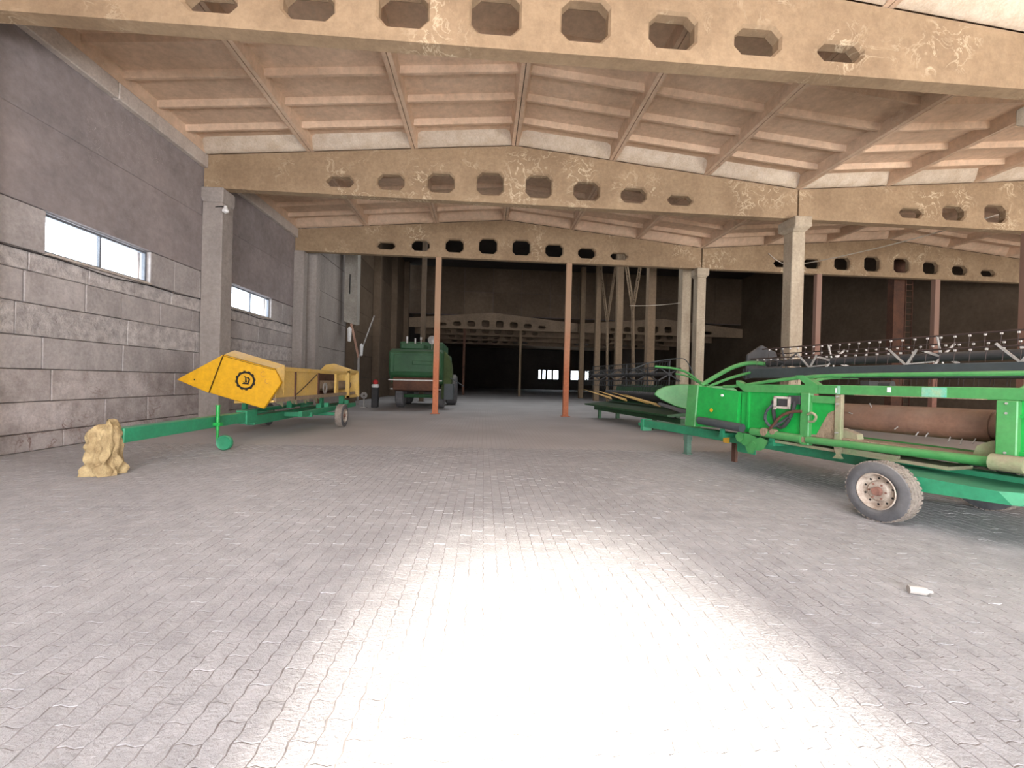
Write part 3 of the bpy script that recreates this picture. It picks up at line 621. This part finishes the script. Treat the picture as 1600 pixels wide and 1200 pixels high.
MB().box(xb-.004, xb, .95-.02+.0, .93+.015, 1.45, 1.52).build('white_sticker', M['white'], hb)
split(MB().box(xb-.005, xb, .88, 1.02-.3+.2, 1.435, 1.55).box(xb-.005, xb, -.28, -.05, 1.44, 1.55), 'scraped_patch', M['turquoise'], hb, label='turquoise scraped paint patches')
MB().box(xb-.004, xb, .27, .31, 1.48, 1.54).build('white_sticker', M['white'], hb)
# hoses and coupling block
MB().tube([(xb-.03-.02*math.sin(k*.5), 1.52+.38*(0.5-0.5*math.cos(k/12*math.pi))+ .05*math.sin(k/12*math.pi), 1.30-.42*math.sin(k/12*math.pi)) for k in range(13)], .028, 8).build('hose', M['black'], hb, smooth=True)
MB().tube([(xb-.05, 1.40, 1.16), (xb-.06, 1.55, 1.14), (xb-.07, 1.72, 1.06), (xb-.07, 1.84, .92), (xb-.06, 1.92, .84)], .022, 8).build('hose', M['rust'], hb, smooth=True)
MB().tube([(xb-.05, 1.88, 1.24), (xb-.07, 1.98, 1.12), (xb-.07, 2.0, .98), (xb-.06, 1.90, .88), (xb-.05, 1.78, .93), (xb-.05, 1.60, 1.06)], .022, 8).build('hose', M['slate'], hb, smooth=True)
MB().box(xb-.07, xb-.05, 1.58, 1.86, 1.18, 1.215).box(xb-.07, xb-.05, 1.58, 1.86, 1.335, 1.37).box(xb-.07, xb-.05, 1.58, 1.615, 1.18, 1.37).box(xb-.07, xb-.05, 1.82, 1.86, 1.16, 1.37).build('coupling_frame', M['cornice'], hb)
MB().box(xb-.06, xb+.02, 1.63, 1.80, 1.22, 1.33).box(xb-.05, xb+.02, 1.44, 1.62, 1.26, 1.39).build('coupling_block', M['black'], hb)
split(MB().cyl((xb-.09, 2.02, .78), (xb+.02, 2.02, .78), .065, 14).cyl((xb-.09, 1.86, .80), (xb+.0, 1.86, .80), .045, 12), 'gear_cap', M['dirt'], hb, smooth=True)
MB().tube([(xb-.05, 1.30, 1.12), (xb-.07, 1.22, 1.15), (xb-.07, 1.16, 1.10), (xb-.06, 1.20, 1.03), (xb-.05, 1.28, 1.02)], .018, 6).build('hook', M['dirtgreen'], hb)
for y in (.90, -.78):
    bb = MB()
    for z in (.78, .90, 1.30, 1.40): bb.cyl((xb-.05, y, z), (xb-.03 if y < 0 else xb+.01, y, z), .012, 6)
    split(bb, 'bolt', M['steel'], hb)
MB().prism([(.93, .68), (.84, .68), (.86, .60), (.82, .55), (.95, .54), (.90, .60)], 'X', xb-.02, xb+.02).build('hanging_clip', M['dirtgreen'], hb)
split(MB().box(xb-.002, xb-.0, -.62, .70, 1.428, 1.436).box(xb-.036, xb-.03, 1.30, 1.44, .70, .78), 'dirt_streak', M['dirt'], hb)
rg = MB()
for k, (y, z, r_) in enumerate(((2.35, .60, .15), (2.12, .56, .14), (2.25, .48, .10), (2.5, .64, .09))):
    pl = [(y+r_*(1+.35*math.sin(q*2.3+k))*math.cos(q*math.pi/3.5), z+r_*(1+.3*math.cos(q*1.7+k))*math.sin(q*math.pi/3.5)) for q in range(7)]
    rg.prism(pl, 'X', xb-.05-.012*k, xb-.04-.012*k)
rg.build('torn_shield', M['green'], hb, label='torn crumpled green shield')
# reel: black tube, bats, tines, spiders
RX = 1.0
MB().box(RX-.02, RX+.10, -3.4, 3.95, 1.70, 1.90).build('reel_cover', M['slate'], hb, bevel=.01, label='long dark slate cover below the reel bats')
ra = bpy.data.objects.new('reel', None); C.objects.link(ra); ra.parent = hb
cxr, czr, rr = RX+.42, 2.02, .44
MB().cyl((cxr, -3.4, czr), (cxr, 3.7, czr), .07, 14).build('reel_tube', M['black'], ra, smooth=True)
for k in range(6):
    a = math.radians(105+60*k); bx, bz = cxr+rr*math.cos(a), czr+rr*.72*math.sin(a)
    MB().cyl((bx, -3.4, bz), (bx, 3.75, bz), .014, 6).build('reel_bat', M['reel'], ra)
    tn = MB()
    for q in range(44): tn.cyl((bx, -3.3+q*.16, bz), (bx-.03, -3.3+q*.16, bz-.19), .005, 4, .004)
    tn.build('tines', M['reel'], ra, kind='stuff')
    if k in (0, 1, 5):
        cl = MB()
        for q in range(44): cl.box(bx-.018, bx+.008, -3.311+q*.16, -3.289+q*.16, bz-.040, bz-.014)
        cl.build('tine_clips', M['clip'], ra, kind='stuff')
for y in (3.3, 2.35, .75, -.28, -1.8):
    sp = MB()
    for k in range(6):
        a = math.radians(105+60*k); sp.bar((cxr, y, czr), (cxr+rr*math.cos(a), y, czr+rr*.72*math.sin(a)), .035, .012, up=(0,1,0))
    sp.build('reel_spider', M['steel'] if y != 3.3 else M['black'], ra)
vb = MB()
for y in (2.45, .95, -.25):
    vb.bar((RX-.02, y+.22, 2.14), (RX-.02, y, 1.90), .025).bar((RX-.02, y-.14, 2.12), (RX-.02, y-.02, 1.90), .025).bar((RX-.02, y-.35, 1.93), (RX-.02, y, 1.905), .02)
split(vb, 'bat_bracket', M['steel'], ra)
# reel end shield at the far end
MB().prism([(RX-.08, 1.66), (RX+.25, 1.75), (RX+.9, 1.9), (RX+.75, 2.28), (RX+.35, 2.42), (RX-.02, 2.2)], 'Y', 3.80, 3.86).build('reel_end_shield', M['black'], hb, bevel=.01)
split(MB().tube([(-.3, 3.72, 1.52), (.1, 3.74, 1.72), (.55, 3.76, 1.92), (1.0, 3.78, 2.02), (1.4, 3.78, 2.02)], .045, 8).tube([(-.1, 3.72, 1.50), (.5, 3.74, 1.70), (1.2, 3.76, 1.86)], .03, 8), 'reel_arm', M['green'], hb, smooth=True)
split(MB().tube([(.1, 1.9, 1.5), (.6, 1.9, 1.68), (1.4, 1.9, 1.72)], .03, 8).tube([(.1, -.6, 1.5), (.6, -.6, 1.68), (1.4, -.6, 1.72)], .03, 8), 'reel_arm', M['green'], hb, smooth=True)
MB().box(.3, .5, 1.0, 1.12, 1.5, 1.64).cyl((.3, .85, 1.58), (.3, .7, 1.58), .06, 12).build('lift_cylinder', M['black'], hb)

# ------------------------------------------------------------------ second header behind it, facing left
O2 = (6.2, 12.6, 0); R2z = math.radians(9)
H2 = thing('second_header', 'dark green header with yellow crop lifters parked behind the long green header', 'harvester header', O2, R2z)
ov = [(-1.15+0.0, 1.20)]
ov = [(-1.18, 1.22), (-1.08, 1.36), (-.80, 1.48), (-.35, 1.55), (.35, 1.55), (.5, .75), (.0, .78), (-.45, .88), (-.95, 1.08)]
MB().prism(ov, 'Y', -.06, .0).build('end_divider', M['green'], H2, bevel=.02, label='rounded pointed green end divider')
MB().prism([(-1.0, 1.0), (-.2, .80), (.4, .72), (.4, .64), (-.3, .70), (-1.05, .93)], 'Y', -.04, .02).build('skid', M['black'], H2)
MB().prism([(.9, .60), (1.0, 1.5), (.85, 1.5), (.6, .75), (-.7, .62), (-.7, .56)], 'Y', .0, 6.4).build('table', M['dkgreen'], H2)
MB().box(-.25, -.1, .0, 6.4, .35, .50).box(-.24, -.12, 1.5, 1.6, 0, .35).box(-.24, -.12, 5.9, 6.0, 0, .35).box(.6, .75, 1.5, 1.6, 0, .6).box(.6, .75, 5.9, 6.0, 0, .6).build('support_frame', M['dkgreen'], H2)
MB().cyl((.35, .1, 1.05), (.35, 6.3, 1.05), .2, 16).build('auger', M['black'], H2, smooth=True)
for k, (xx, y, z, l_) in enumerate(((-.75, .5, .78, .9), (-.80, 1.5, .90, .75), (-.85, 2.4, .95, .9), (-.85, 3.7, .98, .75), (-.9, 4.9, 1.0, .75))):
    MB().add([(xx-.35, y+.5, z+.28), (xx+l_-.1, y-.25, z-.12), (xx+l_-.1, y-.12, z-.12), (xx+l_-.1, y-.18, z-.02), (xx-.2, y+.32, z+.15)], [(0,1,3),(0,3,2),(0,2,1),(1,2,3)]).build('crop_lifter', M['yellow_dull'], H2, label='pale yellow pointed crop lifter')
rl = MB().cyl((-.45, .3, 1.85), (-.45, 6.2, 1.85), .07, 12)
for k in range(6):
    a = math.radians(30+60*k); bx, bz = -.45+.42*math.cos(a), 1.85+.40*math.sin(a); rl.cyl((bx, .3, bz), (bx, 6.2, bz), .018, 6)
    for y in (.35, 1.6, 3.1, 4.6, 6.1): rl.bar((-.45, y, 1.85), (bx, y, bz), .035)
rl.build('reel', M['black'], H2)
tn = MB()
for k in range(6):
    a = math.radians(30+60*k); bx, bz = -.45+.42*math.cos(a), 1.85+.40*math.sin(a)
    for q in range(38): tn.cyl((bx, .4+q*.155, bz), (bx-.05, .4+q*.155, bz-.22), .006, 4)
tn.build('reel_tines', M['slate'], H2, kind='stuff')
split(MB().tube([(.9, .05, 1.50), (.45, .05, 1.62), (.0, .08, 1.90), (-.45, .1, 2.02), (-1.1, .1, 2.06)], .035, 8).tube([(.55, .05, 1.5), (.05, .08, 1.78), (-.4, .1, 1.86)], .025, 8), 'reel_arm', M['green'], H2, smooth=True)
MB().tube([(-1.6, .6, 1.95), (-1.0, .5, 2.2), (-.3, .3, 2.33), (.0, .2, 2.30), (.2, .1, 1.9), (.3, .05, 1.6)], .014, 6).build('hose', M['slate'], H2)

# ------------------------------------------------------------------ left: yellow header on its trailer
TX = -5.35
T2 = thing('header_trailer', 'green header trailer with long drawbar under the yellow header', 'trailer', (TX, 13.25, 0))
MB().box(-.09, .09, -6.58, -3.0, .44, .66).build('drawbar', M['teal'], T2, bevel=.01)
MB().box(-.12, .12, -3.35, -2.9, .40, .70).box(-.10, .10, -3.0, 3.2, .34, .56).box(-.95, .95, -.07, .07, .34, .44).box(-.8, .8, -1.5, -1.4, .42, .54).box(-.7, .8, 1.4, 1.5, .42, .54).build('main_frame', M['teal'], T2, bevel=.01)
split(MB().box(-.80, -.70, -1.5, 2.5, .50, .60).box(.66, .76, -2.0, 2.6, .46, .60), 'side_rail', M['teal'], T2, bevel=.01)
split(MB().box(.60, .72, -.06, .06, .56, .72).box(.60, .72, 1.8, 1.9, .56, .72).box(-.78, -.68, -1.9, -1.8, .3, 1.0), 'cradle', M['teal'], T2)
jk = bpy.data.objects.new('jack_stand', None); C.objects.link(jk); jk.parent = T2; jk.location = (.15, -4.45, 0)
MB().cyl((.0, 0, .40), (0, 0, .86), .035, 12).cyl((0, 0, .86), (0, 0, .885), .045, 12).cyl((0, 0, .14), (0, 0, .42), .024, 10).box(-.07, .07, -.05, .05, .48, .54).build('jack_tube', M['green_sheet'], jk, smooth=True)
MB().lathe([(.05, 0), (.05, .03), (.035, .10), (.05, .135), (.03, .15), (-.03, .15), (-.05, .135), (-.035, .10), (-.05, .03), (-.05, 0)], 24, 'Y', (.14, 0, .15)).build('jack_wheel', M['teal'], jk, smooth=True)
MB().bar((0,0,.17), (.14,0,.15), .03).build('jack_fork', M['green'], jk)
wheel(T2, (1.1, 0, .345), out=1); wheel(T2, (-1.1, 0, .345), out=1)
# cloth draped over the hitch
n_, lv = 96, 30; vs = []
for j in range(lv+1):
    v = j/lv
    for k in range(n_):
        a = 2*math.pi*k/n_; c_, s_ = math.cos(a), math.sin(a)
        r = 1.0+.13*math.sin(a*6+v*2.5+math.sin(v*7))*v**.4+.08*math.sin(a*13+v*5+1)*v**.5
        top = .74-.16*max(0, -c_)**2*1.0 - .05*math.sin(a*3)
        sx = (.135+.015*v**.7)*(1 if c_ > 0 else 1.45); sy = .14+.03*v
        sq = (abs(c_)**4+abs(s_)**4)**(-.25)
        cap = min(1.0, (v/.14))**.5 if v < .14 else 1.0
        nx = mnoise.noise(Vector((c_*3.5, s_*3.5, v*6)))*.06
        z = top*(1-v)**1.0 if v > 0 else top
        z = top if v == 0 else top*(1-max(0, (v-.05))/.95)+.004
        vs.append((sx*c_*sq*r*cap+nx*v-.02, sy*s_*sq*r*cap+nx, z+(.02*math.sin(a*5)+.012*math.sin(a*11))*(1-v)))
fs = [(j*n_+k, j*n_+(k+1)%n_, (j+1)*n_+(k+1)%n_, (j+1)*n_+k) for j in range(lv) for k in range(n_)]+[tuple(range(n_-1,-1,-1))]
clo = MB().add(vs, fs).build('tarpaulin', M['cloth'], smooth=True)
clo.location = (-5.375, 6.55, 0); tag(clo, 'crumpled tan tarpaulin draped over the tip of a green drawbar', 'tarpaulin')

Yh = thing('yellow_header', 'yellow harvester header with pointed side panel and black gear emblem', 'harvester header', (TX, 10.0, 0))
def LX(x): return x-TX
main = [(-5.81, 1.93), (-4.70, 1.64), (-4.56, 1.33), (-4.93, .74), (-6.10, 1.07)]
MB().prism([(LX(a), b_) for a, b_ in main], 'Y', 0, .10).build('side_panel', M['yellow'], Yh, bevel=.012)
MB().prism([(LX(-6.80), 1.35), (LX(-5.82), 1.935), (LX(-6.115), 1.065)], 'Y', -.01, .10).build('nose_cone', M['yellow'], Yh, bevel=.012)
MB().add([(LX(-6.78),.02,1.36),(LX(-5.80),.0,1.94),(LX(-4.68),0,1.65),(LX(-4.60),.25,1.74),(LX(-5.72),.25,2.05),(LX(-6.72),.12,1.38)], [(0,1,4,5),(1,2,3,4)]).add([(LX(-4.68),0,1.65),(LX(-4.60),.25,1.74),(LX(-4.60),.25,1.0),(LX(-4.56),0,1.33)], [(0,1,2,3)]).build('top_cover', M['yellow_dull'], Yh)
sm = MB(); sm.bar((LX(-5.815), -.012, 1.93), (LX(-6.108), -.012, 1.07), .012, .01, up=(0,1,0)); sm.bar((LX(-5.80), -.004, 1.90), (LX(-4.71), -.004, 1.62), .010, .01, up=(0,1,0)); split(sm, 'panel_seam', M['print'], Yh)
em = MB(); ec = Vector((LX(-5.33), -.006, 1.365)); n_ = 48
for k in range(n_):
    a0, a1 = 2*math.pi*k/n_, 2*math.pi*(k+1)/n_; ro = .222 if k % 4 < 2 else .206
    em.add([ec+Vector((r*math.cos(a), 0, r*math.sin(a))) for r, a in ((.162, a0), (.162, a1), (ro, a1), (ro, a0))], [(0,1,2,3)])
em.build('emblem_ring', M['print'], Yh)
gl = MB()
for pl in ([(-.085,.02),(-.05,-.01),(.0,-.035),(.06,-.04),(.06,-.065),(-.06,-.06),(-.03,-.03)], [(-.01,-.03),(.03,-.03),(.012,.06),(-.03,.085),(-.005,.04)], [(.035,-.04),(.07,-.035),(.085,.03),(.05,.06),(.01,.045),(.055,.025)]):
    gl.add([(ec.x+a*1.25, -.006, ec.z+b_*1.35) for a, b_ in pl], [tuple(range(len(pl)))])
gl.build('emblem_mark', M['print'], Yh)
MB().cyl((LX(-6.42), -.012, 1.36), (LX(-6.42), -.004, 1.36), .018, 8).build('bolt', M['print'], Yh)
sc_ = MB()
for a, b_, r_ in ((-4.95, 1.52, .05), (-4.86, 1.36, .045)):
    for k in range(10):
        a0, a1 = math.pi*(.3+1.5*k/10), math.pi*(.3+1.5*(k+1)/10)
        sc_.add([(LX(a)+r*math.cos(t_), -.004, b_+r*math.sin(t_)) for r, t_ in ((r_, a0), (r_, a1), (r_+.008, a1), (r_+.008, a0))], [(0,1,2,3)])
split(sc_, 'scuff_mark', M['hub'], Yh)
# rear side toward +X
bx = LX(-4.78)
split(MB().box(bx-.02, bx, .25, 2.75, .98, 1.62), 'rear_sheet', M['yellow_dull'], Yh)
MB().box(bx-.06, bx+.04, .25, 6.3, 1.60, 1.70).build('top_rail', M['yellow_dull'], Yh, bevel=.01)
split(MB().box(bx-.03, bx+.03, 1.20, 1.26, .9, 1.62).box(bx-.04, bx+.02, 2.72, 2.84, .72, 1.62), 'frame_post', M['rust'], Yh)
MB().box(bx-.05, bx+.03, .2, 6.4, .88, .98).build('bottom_rail', M['dirt'], Yh)
split(MB().box(bx-.05, bx+.02, 4.25, 4.45, .9, 1.6), 'frame_post', M['yellow_dull'], Yh)
MB().box(bx-.55, bx-.5, 2.8, 5.6, .9, 1.6).build('inner_sheet', M['rust'], Yh)
MB().cyl((bx-.25, .3, 1.22), (bx-.25, 6.2, 1.22), .16, 18).build('auger', M['dirt'], Yh, smooth=True)
MB().lathe([(0, .10), (.03, .10), (.03, .17), (0, .17), (0, .10)], 20, 'X', (bx-.08, 3.5, 1.15)).build('pulley', M['steel'], Yh)
ep = [(-1.0, 1.42), (-.5, 1.95), (-.2, 2.0), (bx+.12, 1.72), (bx+.16, .80), (-.6, .80)]
MB().prism(ep, 'Y', 6.30, 6.40).build('far_end_panel', M['yellow_dull'], Yh, bevel=.01)
MB().box(bx-.02, bx+.10, 5.3, 5.40, .78, 1.72).box(bx+.02, bx+.10, 5.3, 6.4, 1.66, 1.76).box(bx+.02, bx+.10, 5.3, 6.4, .78, .86).build('end_guard', M['yellow_dull'], Yh)
MB().prism([(-.3, .84), (bx, .88), (bx, .92), (-.3, .95)], 'Y', .15, 6.3).build('floor_pan', M['yellow_dull'], Yh)
MB().tube([(-.6+.0, .3, 1.7), (-.6, 3, 1.72), (-.6, 6.2, 1.70)], .05, 10).build('reel_tube', M['yellow_dull'], Yh, smooth=True)
MB().tube([(bx+.02, 2.6, 1.55), (bx+.03, 1.6, 1.15), (bx+.02, 1.2, 1.0)], .012, 6).build('cable', M['cable'], Yh)
rg = MB()
for k in range(14):
    y = .2+k*.19; d = .10+.08*math.sin(k*1.7)
    rg.add([(bx+.01, y, .92), (bx+.01, y+.2, .92), (bx+.03, y+.17, .92-d), (bx+.02, y+.03, .92-d*.6)], [(0,1,2,3)])
rg.build('ragged_flap', M['dirtgreen'], Yh)
split(MB().box(-.45, -.30, 3.1, 3.3, .55, .86).box(.40, .55, 3.1, 3.3, .56, .90).box(.40, .55, 5.1, 5.25, .56, .90), 'cradle_foot', M['teal'], Yh)

# ------------------------------------------------------------------ combine in the dark hall
Cb = thing('combine_harvester', 'dark green combine harvester seen from behind in the dark hall', 'combine', (-3.3, 22.2, 0))
MB().prism([(-.4, 1.3), (-.9, 1.75), (-.95, 2.85), (-.5, 3.0), (1.5, 3.0), (5.2, 3.0), (5.2, 1.2), (1.5, 1.0)], 'X', -1.35, 1.25).build('body', M['dkgreen'], Cb, bevel=.08)
MB().box(-1.1, 1.0, -.97, -.93, 1.85, 2.7).box(-.2, .8, -1.0, -.95, 2.2, 2.4).build('rear_door', M['dkgreen'], Cb, bevel=.02)
MB().prism([(-.75, .95), (-.85, 1.55), (-.2, 1.75), (.6, 1.2), (.4, .85)], 'X', -1.15, 1.05).build('chopper', M['rust'], Cb, bevel=.03)
MB().cyl((-1.3, -.62, 1.0), (1.2, -.62, 1.0), .04, 8).bar((-1.35, -.85, 1.45), (1.25, -.85, 1.45), .06).build('tow_bar', M['steel'], Cb)
split(MB().box(-1.2, 1.1, 1.0, 4.2, 3.0, 3.5).box(-.9, .3, -.4, .9, 3.0, 3.3), 'engine_deck', M['dkgreen'], Cb, bevel=.05)
split(MB().cyl((-.7, .3, 3.3), (-.7, .3, 3.7), .06, 10).cyl((-.25, .1, 3.3), (-.25, .1, 3.6), .05, 10), 'exhaust', M['steel'], Cb, smooth=True)
MB().cyl((.1, -.3, 3.0), (.1, -.3, 3.55), .02, 6).cyl((.1, -.3, 3.5), (.1, -.3, 3.62), .05, 10).build('beacon', M['clip'], Cb)
MB().lathe([(0, .0), (.05, .2), (0, .22)], 14, 'Y', (.65, -.3, 3.5)).cyl((.65, -.28, 3.0), (.65, -.28, 3.4), .02, 6).build('work_lamp', M['steel'], Cb)
for sx in (-1, 1):
    MB().lathe([(-.2, .3), (-.22, .5), (-.16, .62), (.16, .62), (.22, .5), (.2, .3), (.1, 0), (-.1, 0)], 24, 'X', (sx*1.05, .9, .62)).build('rear_wheel', M['tyre'], Cb, smooth=True)
    MB().lathe([(-.3, .4), (-.32, .8), (-.24, .92), (.24, .92), (.32, .8), (.3, .4), (.1, 0), (-.1, 0)], 28, 'X', (sx*1.35, 4.4, .92)).build('front_wheel', M['tyre'], Cb, smooth=True)
MB().cyl((-1.0, .9, .62), (1.0, .9, .62), .1, 10).build('rear_axle', M['dkgreen'], Cb)
ar = [(1.15+.95*math.cos(t_)*.55, 1.75+1.25*math.sin(t_)) for t_ in [math.pi/2-k*math.pi/10 for k in range(11)]]
MB().prism([(1.15, .5)]+ar[::-1]+[(1.15, 3.0)], 'Y', .0, .9).build('side_shield', surf('olive_shield', (.08, .11, .04), (.05, .07, .03), bump=.05), Cb, bevel=.03)
MB().box(1.3, 1.75, -.2, .5, .5, 1.3).tube([(1.6, -.2, 1.6), (1.9, -.3, 1.45), (2.3, -.3, 1.2)], .03, 6).build('discharge_box', M['slate'], Cb)

# ------------------------------------------------------------------ small things in the left corner of the hall
ch = thing('hanging_chute', 'pale grey square chute hanging high, cut off above the floor', 'chute', (-7.58, 25.0, 0))
MB().add([(-.35,-.3,4.65),(.35,-.3,4.45),(.35,.3,4.55),(-.35,.3,4.75),(-.33,-.28,12.6),(.33,-.28,12.6),(.33,.28,12.6),(-.33,.28,12.6)], [(0,3,2,1),(0,1,5,4),(1,2,6,5),(2,3,7,6),(3,0,4,7)]).build('chute_duct', surf('chute_grey', (.42,.39,.34), (.32,.29,.25), bump=.1), ch)
MB().cyl((-.05,-.31,6.2),(-.05,-.31,7.3),.03,6).build('slot', M['print'], ch)
MB().bar((0,0,12.6),(0,0,13.3),.1).build('hanger', M['rust'], ch)
pr2 = thing('leaning_pole', 'pair of leaning poles with pale wrappings below the hanging chute', 'pole', (-6.95, 24.5, 0))
MB().bar((-.50, .0, 4.5), (-.05, 0, 2.6), .10).build('pink_pole', surf('pink_wood', (.55,.33,.24), bump=.05), pr2)
MB().bar((.75, .0, 5.0), (-.05, 0, 2.6), .06).build('grey_pole', M['steel'], pr2)
MB().bar((-.05, 0, 2.65), (-.05, 0, 0), .10).build('stand_pole', M['steel'], pr2)
split(MB().lathe([(-.42, .0), (-.38, .10), (.3, .12), (.42, .03), (.44, 0)], 10, 'Z', (-.55, -.12, 3.9)), 'wrapping', M['white'], pr2, smooth=True)
split(MB().lathe([(-.35, .0), (-.3, .08), (.25, .10), (.35, .03), (.37, 0)], 10, 'Z', (.12, -.12, 3.05)), 'wrapping', M['white'], pr2, smooth=True)
bl = thing('bollard', 'dark steel stump with red and white top between the yellow header and the combine', 'bollard', (-5.55, 22.5, 0))
MB().box(-.16, .16, -.15, .15, 0, 1.02).build('stump', M['black'], bl, bevel=.02)
MB().lathe([(1.02, .16), (1.10, .19), (1.18, .17), (1.22, 0)], 14, 'Z').build('white_cap', M['white'], bl, smooth=True)
MB().lathe([(1.18, .10), (1.28, .14), (1.38, .11), (1.44, 0)], 14, 'Z').build('red_cap', M['redpaint'], bl, smooth=True)
tg = thing('tow_coupling', 'silver tow coupling on a thin rod beside the dark stump', 'coupling', (-6.0, 22.1, 0))
MB().lathe([(-.05, .05), (-.05, .16), (.05, .16), (.05, .05), (-.05, .05)], 16, 'Y', (0, 0, .62)).build('ring', M['steel'], tg)
MB().bar((-.6, 0, .66), (-.14, 0, .62), .05).bar((0, 0, .46), (0, 0, 0), .05).box(-.15, .15, -.1, .1, 0, .03).build('rod', M['steel'], tg)

# ------------------------------------------------------------------ lamp, wires, litter
lp = thing('hanging_bulb', 'small bare bulb hanging on a cable from the wall column', 'lamp', (-7.45, 12.75, 6.25))
MB().tube([(-.55, .25, .05), (-.3, .15, .06), (-.08, .05, .03), (0, 0, -.02)], .015, 6).build('cord', M['cable'], lp)
MB().lathe([(.03, 0), (.03, .04), (-.04, .05), (-.09, .085), (-.14, .08), (-.18, 0)], 14, 'Z').build('bulb', M['white'], lp, smooth=True)
def wire(label, pts, r=.018, mat='wire'):
    tag(MB().tube(pts, r, 5).build('hanging_wire', M[mat]), label, 'wire')
def sag(p, q, s, n=14): p = Vector(p); q = Vector(q); return [p.lerp(q, k/n)-Vector((0,0,s*4*(k/n)*(1-k/n))) for k in range(n+1)]
wire('long pale rope slung between two perforated beams', sag((16.6, 12.93, 7.35), (14.55, 18.9, 7.28), .12, 16), .022)
wire('short loop of pale rope beside the head of the tall pale column', sag((12.9, 18.92, 7.7), (14.5, 18.93, 7.26), .25), .02)
wire('thin wire crossing between columns under the third beam', sag((7.0, 20.5, 5.35), (9.6, 20.6, 5.6), .05), .014)
bt = MB().lathe([(-.07, 0), (-.07, .028), (.03, .030), (.055, .012), (.075, .012), (.075, 0)], 12, 'X', (0, 0, .03)).build('litter_bottle', M['clip'], smooth=True)
bt.location = (3.24, 2.94, .002); bt.rotation_euler = (0, 0, -.35); tag(bt, 'small crushed pale bottle lying on the paving', 'litter')
